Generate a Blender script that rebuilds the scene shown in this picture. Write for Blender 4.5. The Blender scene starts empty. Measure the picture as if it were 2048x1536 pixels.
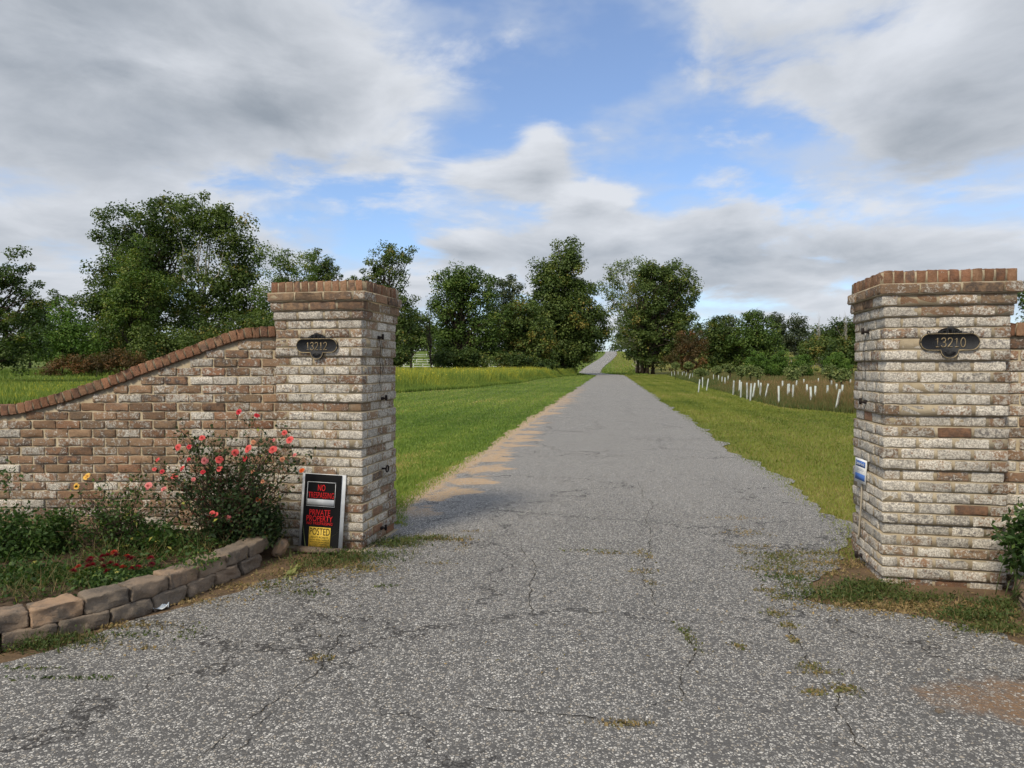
import bpy, bmesh, math, random
import numpy as np
from mathutils import Vector, Matrix, Euler

sc = bpy.context.scene
col = sc.collection
rng = np.random.default_rng(7)
random.seed(7)

# ------------------------------------------------------------------ camera
F_PX, CX, CY, HOR, H = 1361.0, 1024.0, 768.0, 733.0, 1.53
PITCH = math.atan((CY - HOR) / F_PX)
cam = bpy.data.cameras.new("camera")
cam.sensor_width = 36.0
cam.lens = F_PX / 2048.0 * 36.0
cam.clip_start, cam.clip_end = 0.05, 6000
cam_o = bpy.data.objects.new("camera", cam)
cam_o.location = (0, 0, H)
cam_o.rotation_euler = (math.pi / 2 - PITCH, 0, 0)
col.objects.link(cam_o)
sc.camera = cam_o
sc.view_settings.view_transform = 'Standard'
sc.view_settings.look = 'None'
sc.view_settings.gamma = 1.0
sc.view_settings.exposure = 0.60
sc.view_settings.use_curve_mapping = False
sc.cycles.use_denoising = True
sc.cycles.max_bounces = 5
sc.cycles.use_adaptive_sampling = True
sc.cycles.adaptive_threshold = 0.02
sc.cycles.transparent_max_bounces = 4
sc.cycles.sample_clamp_indirect = 6.0

SUN = Vector((-0.40, -0.58, 0.70)).normalized()      # towards the sun
SUN_EL = math.asin(SUN.z)
SUN_AZ = math.atan2(SUN.x, SUN.y)


# ------------------------------------------------------------------ node helpers
class NB:
    def __init__(self, tree):
        self.t = tree
        self.n = tree.nodes
        self.l = tree.links

    def new(self, typ, **kw):
        nd = self.n.new(typ)
        for k, v in kw.items():
            setattr(nd, k, v)
        return nd

    def put(self, sock, v):
        if isinstance(v, bpy.types.NodeSocket):
            self.l.new(v, sock)
        elif v is not None:
            sock.default_value = v

    def math(self, op, a, b=None, c=None, clamp=False):
        nd = self.new('ShaderNodeMath', operation=op, use_clamp=clamp)
        self.put(nd.inputs[0], a)
        if b is not None: self.put(nd.inputs[1], b)
        if c is not None: self.put(nd.inputs[2], c)
        return nd.outputs[0]

    def vmath(self, op, a, b=None, out=0):
        nd = self.new('ShaderNodeVectorMath', operation=op)
        self.put(nd.inputs[0], a)
        if b is not None: self.put(nd.inputs[1], b)
        return nd.outputs[out]

    def scale(self, a, s):
        nd = self.new('ShaderNodeVectorMath', operation='SCALE')
        self.put(nd.inputs[0], a); self.put(nd.inputs['Scale'], s)
        return nd.outputs[0]

    def sep(self, v):
        nd = self.new('ShaderNodeSeparateXYZ'); self.put(nd.inputs[0], v)
        return nd.outputs

    def comb(self, x, y, z):
        nd = self.new('ShaderNodeCombineXYZ')
        for i, v in enumerate((x, y, z)): self.put(nd.inputs[i], v)
        return nd.outputs[0]

    def noise(self, vec, scale, detail=4, rough=0.55, dist=0.0, color=False):
        nd = self.new('ShaderNodeTexNoise')
        self.put(nd.inputs['Vector'], vec)
        nd.inputs['Scale'].default_value = scale
        nd.inputs['Detail'].default_value = detail
        nd.inputs['Roughness'].default_value = rough
        nd.inputs['Distortion'].default_value = dist
        return nd.outputs['Color' if color else 'Fac']

    def voro(self, vec, scale, feature='F1', out='Distance', rnd=1.0):
        nd = self.new('ShaderNodeTexVoronoi', feature=feature)
        self.put(nd.inputs['Vector'], vec)
        nd.inputs['Scale'].default_value = scale
        nd.inputs['Randomness'].default_value = rnd
        return nd.outputs[out]

    def smooth(self, v, a, b, lo=0.0, hi=1.0):
        nd = self.new('ShaderNodeMapRange', interpolation_type='SMOOTHSTEP')
        self.put(nd.inputs[0], v)
        self.put(nd.inputs[1], a); self.put(nd.inputs[2], b)
        self.put(nd.inputs[3], lo); self.put(nd.inputs[4], hi)
        return nd.outputs[0]

    def mix(self, f, a, b, blend='MIX'):
        nd = self.new('ShaderNodeMix', data_type='RGBA', blend_type=blend)
        self.put(nd.inputs[0], f)
        self.put(nd.inputs[6], a); self.put(nd.inputs[7], b)
        return nd.outputs[2]

    def bump(self, h, strength=0.5, dist=0.01, normal=None):
        nd = self.new('ShaderNodeBump')
        nd.inputs['Strength'].default_value = strength
        nd.inputs['Distance'].default_value = dist
        self.put(nd.inputs['Height'], h)
        if normal is not None: self.put(nd.inputs['Normal'], normal)
        return nd.outputs[0]


def rgb(r, g, b):
    return (r, g, b, 1.0)


def new_mat(name):
    m = bpy.data.materials.new(name)
    m.use_nodes = True
    m.node_tree.nodes.clear()
    nb = NB(m.node_tree)
    out = nb.new('ShaderNodeOutputMaterial')
    return m, nb, out


def principled(nb, out, color, rough=0.8, spec=0.3, normal=None, metallic=0.0):
    p = nb.new('ShaderNodeBsdfPrincipled')
    nb.put(p.inputs['Base Color'], color)
    nb.put(p.inputs['Roughness'], rough)
    nb.put(p.inputs['Metallic'], metallic)
    p.inputs['Specular IOR Level'].default_value = spec
    if normal is not None: nb.put(p.inputs['Normal'], normal)
    nb.l.new(p.outputs[0], out.inputs[0])
    return p


# ------------------------------------------------------------------ world and sun
def px_dir(px, py):
    u, v = (px - CX) / F_PX, (CY - py) / F_PX
    cp, sp = math.cos(PITCH), math.sin(PITCH)
    return Vector((u, cp + v * sp, -sp + v * cp))


def px_ae(px, py):
    d = px_dir(px, py).normalized()
    return math.atan2(d.x, d.y), math.asin(d.z)


world = bpy.data.worlds.new("World")
sc.world = world
world.use_nodes = True
wt = world.node_tree
wt.nodes.clear()
w = NB(wt)
w_out = w.new('ShaderNodeOutputWorld')
bg = w.new('ShaderNodeBackground')
SKY_STRENGTH = 0.1
bg.inputs['Strength'].default_value = SKY_STRENGTH
w.l.new(bg.outputs[0], w_out.inputs[0])
sky = w.new('ShaderNodeTexSky', sky_type='NISHITA')
sky.sun_disc = False
sky.sun_elevation = SUN_EL
sky.sun_rotation = SUN_AZ
sky.air_density, sky.dust_density, sky.ozone_density = 1.0, 0.6, 2.0
tc = w.new('ShaderNodeTexCoord')
dirv = w.vmath('NORMALIZE', tc.outputs['Generated'])
dx, dy, dz = w.sep(dirv)
az = w.math('ARCTAN2', dx, dy)
el = w.math('ARCSINE', dz)
zp = w.math('MAXIMUM', dz, 0.0)
zi = w.math('DIVIDE', 1.0, w.math('ADD', zp, 0.42))
pc = w.comb(w.math('MULTIPLY', dx, zi), w.math('MULTIPLY', dy, zi), w.math('MULTIPLY', w.math('MULTIPLY', zp, zi), 3.0))


def cloud_noise(vec):
    warp = w.noise(vec, 2.2, 2, 0.5, color=True)
    v2 = w.vmath('ADD', vec, w.scale(w.vmath('SUBTRACT', warp, (0.5, 0.5, 0.5)), 0.28))
    return w.noise(v2, 2.7, 7, 0.57)


# openings (negative) and banks (positive) in the cloud cover
BANKS = [  # px, py, az size, el size, amount
    (250, 120, 0.42, 0.18, 0.16), (560, 60, 0.25, 0.10, 0.10), (640, 250, 0.16, 0.08, 0.06),
    (1120, 150, 0.10, 0.12, -0.26), (1250, 80, 0.09, 0.08, -0.16), (870, 400, 0.17, 0.06, -0.20),
    (930, 280, 0.09, 0.05, -0.16), (600, 430, 0.12, 0.045, -0.12), (1330, 300, 0.06, 0.08, -0.14),
    (1820, 150, 0.20, 0.10, 0.03), (1650, 530, 0.40, 0.04, 0.12), (1560, 290, 0.08, 0.04, -0.06),
    (1750, 340, 0.25, 0.05, 0.05), (300, 540, 0.25, 0.05, 0.08), (1900, 440, 0.14, 0.02, -0.10)]
PUFFS = [(1000, 350, 0.085, 0.032, 0.42), (1085, 305, 0.036, 0.040, 0.30), (1185, 399, 0.050, 0.020, 0.40), (940, 490, 0.05, 0.02, 0.24), (1850, 160, 0.07, 0.05, 0.12)]


def blob(bx_, by_, sa, se, am, lift=0.0):
    a0, e0 = px_ae(bx_, by_)
    e0 += lift
    t1 = w.math('POWER', w.math('DIVIDE', w.math('SUBTRACT', az, a0), sa), 2.0)
    t2 = w.math('POWER', w.math('DIVIDE', w.math('SUBTRACT', el, e0), se), 2.0)
    return w.math('MULTIPLY', w.math('EXPONENT', w.math('MULTIPLY', w.math('ADD', t1, t2), -1.0)), am)


def total(fs):
    acc = fs[0]
    for f_ in fs[1:]: acc = w.math('ADD', acc, f_)
    return acc


cov0 = total([blob(*b_) for b_ in BANKS])
cov = w.math('ADD', cov0, total([blob(*b_) for b_ in PUFFS]))
puff_top = total([blob(p_[0], p_[1], p_[2], p_[3], 0.32, p_[3] * 0.75) for p_ in PUFFS])
puff_low = total([blob(p_[0], p_[1], p_[2], p_[3], 0.42, -p_[3] * 0.9) for p_ in PUFFS])
n1 = cloud_noise(pc)
n2 = cloud_noise(w.vmath('ADD', pc, (SUN.x * 0.08, SUN.y * 0.08, 0.16)))
fine = w.noise(pc, 11.0, 5, 0.6)
n1f = w.math('ADD', n1, w.math('MULTIPLY', w.math('SUBTRACT', fine, 0.5), 0.07))
d1 = w.math('ADD', n1f, cov)
alpha = w.math('MULTIPLY', w.smooth(d1, 0.40, 0.56), 0.97)
relief = w.math('SUBTRACT', n1, n2)
thick = w.smooth(w.math('ADD', n1f, cov0), 0.46, 0.78)
lum = w.math('ADD', w.math('MULTIPLY', relief, 1.9), 0.84)
lum = w.math('SUBTRACT', lum, w.math('MULTIPLY', thick, 0.62))
lum = w.math('ADD', lum, w.math('SUBTRACT', puff_top, puff_low))
lum = w.math('ADD', lum, w.math('MULTIPLY', w.math('SUBTRACT', fine, 0.5), 0.16), clamp=True)
K = 1.0 / SKY_STRENGTH
c_dark = rgb(0.205 * K, 0.232 * K, 0.268 * K)
c_lite = rgb(0.495 * K, 0.515 * K, 0.550 * K)
cloud_c = w.mix(lum, c_dark, c_lite)
# a high thin sheet of cloud, broken, behind the low clouds; haze towards the horizon
hv = w.noise(w.vmath('ADD', pc, (3.1, 1.7, 0.4)), 3.4, 5, 0.55)
veil = w.smooth(w.math('ADD', hv, w.math('MULTIPLY', cov, 0.45)), 0.36, 0.62, 0.14, 0.74)
haze_a = w.math('MULTIPLY', w.math('EXPONENT', w.math('MULTIPLY', zp, -9.0)), 0.75)
veil = w.math('MAXIMUM', veil, haze_a)
blue_c = w.mix(1.0, sky.outputs[0], rgb(0.95, 1.06, 1.22), 'MULTIPLY')
sky_c = w.mix(veil, blue_c, rgb(0.375 * K, 0.42 * K, 0.495 * K))
w.put(bg.inputs['Color'], w.mix(alpha, sky_c, cloud_c))
world.cycles.sampling_method = 'MANUAL'
world.cycles.sample_map_resolution = 512

sun = bpy.data.lights.new("sun", 'SUN')
sun.energy = 2.1
sun.angle = math.radians(13)
sun.color = (1.0, 0.89, 0.70)
sun_o = bpy.data.objects.new("sun", sun)
sun_o.rotation_euler = (-SUN).to_track_quat('-Z', 'Y').to_euler()
sun_o.location = (-20, -15, 30)
col.objects.link(sun_o)


# ------------------------------------------------------------------ geometry helpers
def sstep(a, b, x):
    t = np.clip((np.asarray(x, float) - a) / (b - a), 0, 1)
    return t * t * (3 - 2 * t)


def terr(x, y):
    x = np.asarray(x, float); y = np.asarray(y, float)
    h = 8.6 * sstep(128, 335, y)
    h = h + 0.9 * sstep(60, 120, y) * sstep(-0.30, -0.55, x / np.maximum(y, 1.0))
    h = h + 0.05 * np.sin(x * 0.21 + 1.3) * np.sin(y * 0.17) * sstep(12, 40, y) * sstep(3, 9, np.abs(x - 0.1455 * y))
    return h


def P(px, py, z=0.0):
    """ground point seen at a pixel of the photograph"""
    d = px_dir(px, py)
    t = (z - H) / d.z
    return Vector((d.x * t, d.y * t, z))


def PD(px, py, Y):
    """point at depth Y seen at a pixel of the photograph"""
    d = px_dir(px, py)
    t = Y / d.y
    return Vector((d.x * t, Y, H + d.z * t))


def mesh_np(name, verts, faces, attrs=None, smooth=False):
    """faces: list of int arrays, each (m, k)"""
    me = bpy.data.meshes.new(name)
    verts = np.asarray(verts, np.float32)
    if not isinstance(faces, list): faces = [faces]
    faces = [np.asarray(f, np.int32) for f in faces if len(f)]
    loops = np.concatenate([f.ravel() for f in faces])
    tot = np.concatenate([np.full(len(f), f.shape[1], np.int32) for f in faces])
    start = np.concatenate([[0], np.cumsum(tot)[:-1]]).astype(np.int32)
    me.vertices.add(len(verts)); me.loops.add(len(loops)); me.polygons.add(len(tot))
    me.vertices.foreach_set('co', verts.ravel())
    me.loops.foreach_set('vertex_index', loops)
    me.polygons.foreach_set('loop_start', start)
    me.polygons.foreach_set('loop_total', tot)
    if smooth: me.polygons.foreach_set('use_smooth', np.ones(len(tot), bool))
    if attrs:
        for k, v in attrs.items():
            a = me.attributes.new(k, 'FLOAT', 'POINT')
            a.data.foreach_set('value', np.asarray(v, np.float32))
    me.update(calc_edges=True)
    me.validate()
    return me


class MB:
    """collects shapes for one mesh"""
    def __init__(self):
        self.v, self.f, self.t = [], {}, []
        self.n = 0

    def add(self, v, faces, tint=0.5):
        v = np.asarray(v, float).reshape(-1, 3)
        for f in (faces if isinstance(faces, list) else [faces]):
            f = np.asarray(f, int)
            if len(f): self.f.setdefault(f.shape[1], []).append(f + self.n)
        self.v.append(v); self.t.append(np.broadcast_to(np.asarray(tint, float), (len(v),)))
        self.n += len(v)

    def tube(self, pts, rad, sides=5, tint=0.5, cap=True):
        pts = np.asarray(pts, float)
        m = len(pts)
        rad = np.broadcast_to(np.asarray(rad, float), (m,))
        tan = np.gradient(pts, axis=0)
        tan /= np.linalg.norm(tan, axis=1)[:, None] + 1e-9
        ref = np.array([0, 0, 1.0]) if abs(tan[0][2]) < 0.9 else np.array([1.0, 0, 0])
        a = np.cross(tan, ref); a /= np.linalg.norm(a, axis=1)[:, None] + 1e-9
        b = np.cross(tan, a)
        th = np.arange(sides) * 2 * np.pi / sides
        v = (pts[:, None, :] + rad[:, None, None] * (np.cos(th)[None, :, None] * a[:, None, :] + np.sin(th)[None, :, None] * b[:, None, :])).reshape(-1, 3)
        i = np.arange(m - 1)[:, None] * sides; j = np.arange(sides)[None, :]; k = (j + 1) % sides
        q = np.stack([i + j, i + k, i + sides + k, i + sides + j], -1).reshape(-1, 4)
        fs = [q]
        if cap:
            fs += [np.arange(sides)[None, ::-1], (np.arange(sides) + (m - 1) * sides)[None, :]]
        self.add(v, fs, tint)

    def box(self, c, s, rot=None, tint=0.5):
        c = np.asarray(c, float); s = np.asarray(s, float) / 2
        v = np.array([[x, y, z] for x in (-1, 1) for y in (-1, 1) for z in (-1, 1)], float) * s
        if rot is not None: v = v @ np.asarray(rot).T
        self.add(v + c, np.array([[0, 1, 3, 2], [4, 6, 7, 5], [0, 4, 5, 1], [2, 3, 7, 6], [0, 2, 6, 4], [1, 5, 7, 3]]), tint)

    def mesh(self, name, smooth=False):
        return mesh_np(name, np.concatenate(self.v), [np.concatenate(x) for x in self.f.values()], {'tint': np.concatenate(self.t)}, smooth)


def obj(name, me, mat=None, parent=None, loc=None, rot=None, scale=None):
    o = bpy.data.objects.new(name, me)
    col.objects.link(o)
    if me is not None and mat is not None and len(me.materials) == 0:
        me.materials.append(mat)
    if parent is not None: o.parent = parent
    if loc is not None: o.location = loc
    if rot is not None: o.rotation_euler = rot
    if scale is not None: o.scale = scale
    return o


def tag(o, label=None, cat=None, group=None, kind=None):
    if label: o['label'] = label
    if cat: o['category'] = cat
    if group: o['group'] = group
    if kind: o['kind'] = kind
    return o


def empty(name, loc, rz=0.0):
    o = bpy.data.objects.new(name, None)
    o.empty_display_size = 0.2
    col.objects.link(o)
    o.location = loc
    o.rotation_euler = (0, 0, rz)
    return o


def unit(v):
    return v / (np.linalg.norm(v, axis=-1, keepdims=True) + 1e-9)


def rand_dirs(n, up=0.0):
    d = rng.normal(size=(n, 3)); d[:, 2] += up
    return unit(d)


def leaves(mb, pos, size, tint, aspect=0.55, nrm=None, fold=0.12, droop=0.0):
    """rhombic leaves: base, left, tip, right; folded a little along the middle"""
    n = len(pos)
    size = np.broadcast_to(np.asarray(size, float), (n,))[:, None]
    nr = rand_dirs(n, 0.6) if nrm is None else unit(nrm + rng.normal(size=(n, 3)) * 0.45)
    t = rand_dirs(n); t[:, 2] -= droop
    t = unit(t - nr * np.sum(t * nr, 1, keepdims=True))
    s = np.cross(nr, t)
    a = pos - t * size * 0.5
    b = pos + s * size * aspect * 0.5 + nr * size * fold
    c = pos + t * size * 0.5
    d = pos - s * size * aspect * 0.5 + nr * size * fold
    v = np.stack([a, b, c, d], 1).reshape(-1, 3)
    f = (np.arange(n)[:, None] * 4 + np.array([0, 1, 2, 3])[None])
    mb.add(v, f, np.repeat(np.broadcast_to(np.asarray(tint, float), (n,)), 4))


def blades(mb, base, h, wd, tint, lean=0.35, tip_tint=None):
    """single-triangle grass blades"""
    n = len(base)
    h = np.broadcast_to(np.asarray(h, float), (n,)); wd = np.broadcast_to(np.asarray(wd, float), (n,))
    th = rng.uniform(0, np.pi, n)
    s = np.stack([np.cos(th), np.sin(th), np.zeros(n)], 1) * wd[:, None] * 0.5
    lv = rng.normal(size=(n, 3)) * lean; lv[:, 2] = 1.0
    tip = base + unit(lv) * h[:, None]
    v = np.stack([base - s, base + s, tip], 1).reshape(-1, 3)
    f = np.arange(n * 3).reshape(-1, 3)
    tt = np.broadcast_to(np.asarray(tint, float), (n,))
    tp = tt if tip_tint is None else np.broadcast_to(np.asarray(tip_tint, float), (n,))
    mb.add(v, f, np.stack([tt, tt, tp], 1).ravel())


# ------------------------------------------------------------------ materials
def mat_plain(name, color, rough=0.6, spec=0.3, metallic=0.0, nscale=0, namt=0.15, bump=0.0):
    m, nb, out = new_mat(name)
    c, nrm = color, None
    if nscale:
        g = nb.new('ShaderNodeNewGeometry')
        f = nb.noise(g.outputs['Position'], nscale, 5, 0.6)
        dark = tuple(x * (1 - namt * 2.2) for x in color[:3]) + (1,)
        lite = tuple(min(1, x * (1 + namt * 1.6)) for x in color[:3]) + (1,)
        c = nb.mix(nb.smooth(f, 0.3, 0.7), dark, lite)
        if bump: nrm = nb.bump(f, bump, 0.01)
    principled(nb, out, c, rough, spec, nrm, metallic)
    return m


def mat_leaf(name, ramp, trans=0.35, rough=0.55, spec=0.25):
    """ramp: list of (pos, rgb) read by the per-leaf tint attribute"""
    m, nb, out = new_mat(name)
    a = nb.new('ShaderNodeAttribute', attribute_name='tint')
    cr = nb.new('ShaderNodeValToRGB')
    e = cr.color_ramp.elements
    while len(e) < len(ramp): e.new(0.5)
    for k, (p_, c_) in enumerate(ramp):
        e[k].position = p_; e[k].color = rgb(*c_)
    nb.l.new(a.outputs['Fac'], cr.inputs[0])
    p = nb.new('ShaderNodeBsdfPrincipled')
    nb.l.new(cr.outputs[0], p.inputs['Base Color'])
    p.inputs['Roughness'].default_value = rough
    p.inputs['Specular IOR Level'].default_value = spec
    t = nb.new('ShaderNodeBsdfTranslucent')
    tcx = nb.mix(1.0, cr.outputs[0], rgb(1.0, 1.15, 0.45), 'MULTIPLY')
    nb.put(t.inputs[0], tcx)
    mx = nb.new('ShaderNodeMixShader')
    mx.inputs[0].default_value = trans
    nb.l.new(p.outputs[0], mx.inputs[1]); nb.l.new(t.outputs[0], mx.inputs[2])
    nb.l.new(mx.outputs[0], out.inputs[0])
    return m


def mat_brick():
    # object colour: R = amount of white wash, G = base hue, B = darkness
    m, nb, out = new_mat("tumbled_brick")
    oi = nb.new('ShaderNodeObjectInfo')
    r, g, b = nb.sep(oi.outputs['Color'])
    geo = nb.new('ShaderNodeNewGeometry')
    pos = geo.outputs['Position']
    big = nb.noise(pos, 20, 4, 0.65)
    med = nb.noise(pos, 60, 5, 0.65)
    grit = nb.noise(pos, 330, 3, 0.7)
    base = nb.mix(g, rgb(0.345, 0.238, 0.150), rgb(0.325, 0.162, 0.095))
    base = nb.mix(nb.smooth(med, 0.35, 0.7), base, nb.mix(1.0, base, rgb(0.78, 0.74, 0.70), 'MULTIPLY'))
    base = nb.mix(nb.math('MULTIPLY', b, nb.smooth(big, 0.35, 0.62)), base, rgb(0.085, 0.07, 0.065))
    base = nb.mix(nb.math('MULTIPLY', nb.smooth(grit, 0.52, 0.72), 0.5), base, rgb(0.36, 0.29, 0.22))
    mask = nb.math('ADD', nb.math('MULTIPLY', big, 0.95), nb.math('MULTIPLY', med, 1.15))
    mask = nb.math('ADD', mask, nb.math('MULTIPLY', grit, 0.55))
    mask = nb.math('ADD', mask, nb.math('SUBTRACT', r, 1.85))
    mask = nb.smooth(mask, -0.05, 0.15)
    wash = nb.mix(nb.smooth(nb.noise(pos, 95, 4, 0.7), 0.42, 0.62), rgb(0.75, 0.70, 0.61), rgb(0.38, 0.335, 0.28))
    grey = nb.mix(nb.smooth(nb.noise(pos, 42, 3, 0.6), 0.48, 0.62), wash, rgb(0.255, 0.235, 0.215))
    c = nb.mix(mask, base, nb.mix(b, wash, grey))
    tone = nb.smooth(oi.outputs['Random'], 0.0, 1.0, 0.80, 1.18)
    c = nb.mix(1.0, c, nb.comb(tone, tone, tone), 'MULTIPLY')
    hgt = nb.math('ADD', nb.math('MULTIPLY', med, 0.7), nb.math('MULTIPLY', grit, 0.5))
    hgt = nb.math('ADD', hgt, nb.math('MULTIPLY', nb.voro(pos, 150), -0.35))
    principled(nb, out, c, 0.92, 0.15, nb.bump(hgt, 0.95, 0.012))
    return m


def mat_mortar():
    m, nb, out = new_mat("mortar")
    geo = nb.new('ShaderNodeNewGeometry'); pos = geo.outputs['Position']
    a = nb.noise(pos, 9, 5, 0.6); b = nb.noise(pos, 280, 3, 0.7)
    c = nb.mix(nb.smooth(a, 0.3, 0.7), rgb(0.33, 0.265, 0.175), rgb(0.45, 0.38, 0.27))
    c = nb.mix(nb.math('MULTIPLY', nb.smooth(b, 0.45, 0.7), 0.5), c, rgb(0.22, 0.19, 0.15))
    principled(nb, out, c, 0.95, 0.1, nb.bump(b, 0.6, 0.004))
    return m


def mat_stone():
    m, nb, out = new_mat("concrete_block_stone")
    oi = nb.new('ShaderNodeObjectInfo')
    r, g, b = nb.sep(oi.outputs['Color'])
    geo = nb.new('ShaderNodeNewGeometry'); pos = geo.outputs['Position']
    a = nb.noise(pos, 7, 5, 0.62); f = nb.noise(pos, 70, 4, 0.7); gr = nb.noise(pos, 300, 2, 0.6)
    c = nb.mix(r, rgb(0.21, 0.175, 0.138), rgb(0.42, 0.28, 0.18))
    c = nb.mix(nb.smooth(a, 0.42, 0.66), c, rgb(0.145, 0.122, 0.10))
    c = nb.mix(nb.math('MULTIPLY', nb.smooth(f, 0.5, 0.72), 0.45), c, rgb(0.40, 0.31, 0.235))
    c = nb.mix(nb.math('MULTIPLY', nb.smooth(gr, 0.6, 0.75), 0.5), c, rgb(0.45, 0.42, 0.39))
    h_ = nb.math('ADD', nb.math('MULTIPLY', a, 1.0), nb.math('MULTIPLY', f, 0.5))
    principled(nb, out, c, 0.93, 0.15, nb.bump(nb.math('ADD', h_, nb.math('MULTIPLY', gr, 0.25)), 0.9, 0.02))
    return m


def mat_asphalt():
    m, nb, out = new_mat("chip_seal_asphalt")
    geo = nb.new('ShaderNodeNewGeometry'); pos = geo.outputs['Position']
    x, y, z = nb.sep(pos)
    flat = nb.comb(x, y, 0.0)
    wv = nb.vmath('ADD', flat, nb.scale(nb.vmath('SUBTRACT', nb.noise(flat, 30, 2, 0.5, color=True), (0.5, 0.5, 0.5)), 0.02))
    cell = nb.new('ShaderNodeTexVoronoi', feature='F1'); nb.put(cell.inputs['Vector'], wv); cell.inputs['Scale'].default_value = 82
    cr_, cg_, cb_ = nb.sep(cell.outputs['Color'])
    edge = nb.voro(wv, 82, 'DISTANCE_TO_EDGE')
    broad = nb.noise(flat, 0.55, 5, 0.6)
    mid = nb.noise(flat, 3.2, 5, 0.65)
    # how many chips show: worn patches show more of the dark binder
    wear = nb.math('ADD', nb.math('MULTIPLY', nb.math('SUBTRACT', broad, 0.5), 0.45), nb.math('MULTIPLY', nb.math('SUBTRACT', mid, 0.5), 0.38))
    track = nb.noise(nb.comb(nb.math('MULTIPLY', nb.math('SUBTRACT', x, nb.math('MULTIPLY', y, 0.1455)), 1.1), nb.math('MULTIPLY', y, 0.10), 3.0), 1.0, 4, 0.6)
    wear = nb.math('ADD', wear, nb.math('MULTIPLY', nb.math('SUBTRACT', track, 0.5), 0.4))
    far_chips = nb.smooth(y, 4.5, 11.0, 0.02, 0.46)                        # more of the pale chips show past the gate
    chips = nb.smooth(nb.math('ADD', nb.math('ADD', cr_, wear), far_chips), 0.20, 0.58)
    chips = nb.math('MULTIPLY', chips, nb.smooth(edge, 0.05, 0.20))
    stone = nb.mix(cg_, rgb(0.28, 0.268, 0.25), rgb(0.66, 0.632, 0.58))
    stone = nb.mix(nb.math('MULTIPLY', nb.smooth(cb_, 0.75, 0.95), 0.6), stone, rgb(0.36, 0.30, 0.22))
    binder = nb.mix(nb.noise(flat, 9, 3, 0.6), rgb(0.085, 0.082, 0.079), rgb(0.135, 0.13, 0.124))
    c = nb.mix(chips, binder, stone)
    # cracks
    cw = nb.vmath('ADD', flat, nb.scale(nb.vmath('SUBTRACT', nb.noise(flat, 1.6, 5, 0.7, color=True), (0.5, 0.5, 0.5)), 1.1))
    ck = nb.voro(cw, 0.42, 'DISTANCE_TO_EDGE')
    crack = nb.math('MULTIPLY', nb.smooth(ck, 0.0070, 0.002), nb.smooth(nb.noise(flat, 0.7, 2, 0.5), 0.34, 0.48))
    ck2 = nb.voro(nb.vmath('ADD', cw, (7.3, 2.1, 0.0)), 1.15, 'DISTANCE_TO_EDGE')
    crack2 = nb.math('MULTIPLY', nb.smooth(ck2, 0.0085, 0.002), nb.smooth(nb.noise(nb.vmath('ADD', flat, (4.0, 9.0, 0.0)), 0.8, 2, 0.5), 0.50, 0.62))
    crack = nb.math('MAXIMUM', crack, nb.math('MULTIPLY', crack2, 0.75))
    c = nb.mix(nb.math('MULTIPLY', crack, 0.88), c, rgb(0.035, 0.032, 0.03))
    # sand washed over the left edge of the lane
    d = nb.math('ADD', nb.math('SUBTRACT', x, nb.math('MULTIPLY', y, 0.1455)), 2.3735)
    sv = nb.comb(nb.math('MULTIPLY', d, 0.55), nb.math('MULTIPLY', y, 1.55), 0.0)
    s1 = nb.noise(sv, 1.0, 5, 0.6)
    tongue = nb.smooth(nb.math('SUBTRACT', nb.math('MULTIPLY', s1, 2.6), nb.math('ADD', nb.math('MULTIPLY', nb.math('ABSOLUTE', nb.math('SUBTRACT', d, 0.42)), 0.95), 1.13)), -0.02, 0.14)
    rim = nb.smooth(nb.math('SUBTRACT', nb.math('MULTIPLY', nb.noise(flat, 2.5, 4, 0.6), 0.55), d), -0.05, 0.08)
    onlane = nb.math('MULTIPLY', nb.smooth(y, 6.6, 7.4), nb.smooth(y, 60, 20))
    sand = nb.math('MULTIPLY', nb.math('MAXIMUM', tongue, rim), onlane)
    # red dirt tracked in by the right pier and thin dust along the bed
    ddx = nb.math('SUBTRACT', x, 2.35); ddy = nb.math('SUBTRACT', y, 3.05)
    blob = nb.math('EXPONENT', nb.math('MULTIPLY', nb.math('ADD', nb.math('MULTIPLY', nb.math('MULTIPLY', ddx, ddx), 3.2), nb.math('MULTIPLY', nb.math('MULTIPLY', ddy, ddy), 11.0)), -1.0))
    dirt = nb.smooth(nb.math('ADD', blob, nb.math('MULTIPLY', nb.math('SUBTRACT', nb.noise(flat, 4, 6, 0.72), 0.5), 1.7)), 0.42, 0.95)
    sandc = nb.mix(nb.noise(flat, 60, 3, 0.6), rgb(0.42, 0.275, 0.15), rgb(0.56, 0.39, 0.225))
    c = nb.mix(nb.math('MULTIPLY', sand, nb.smooth(cg_, 1.15, 0.35)), c, sandc)
    c = nb.mix(nb.math('MULTIPLY', dirt, nb.smooth(cg_, 1.3, 0.2)), c, rgb(0.22, 0.135, 0.075))
    e2 = nb.voro(wv, 82, 'DISTANCE_TO_EDGE')
    hgt = nb.smooth(e2, 0.0, 0.25)
    principled(nb, out, c, 0.75, 0.35, nb.bump(hgt, 0.55, 0.006))
    return m


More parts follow.
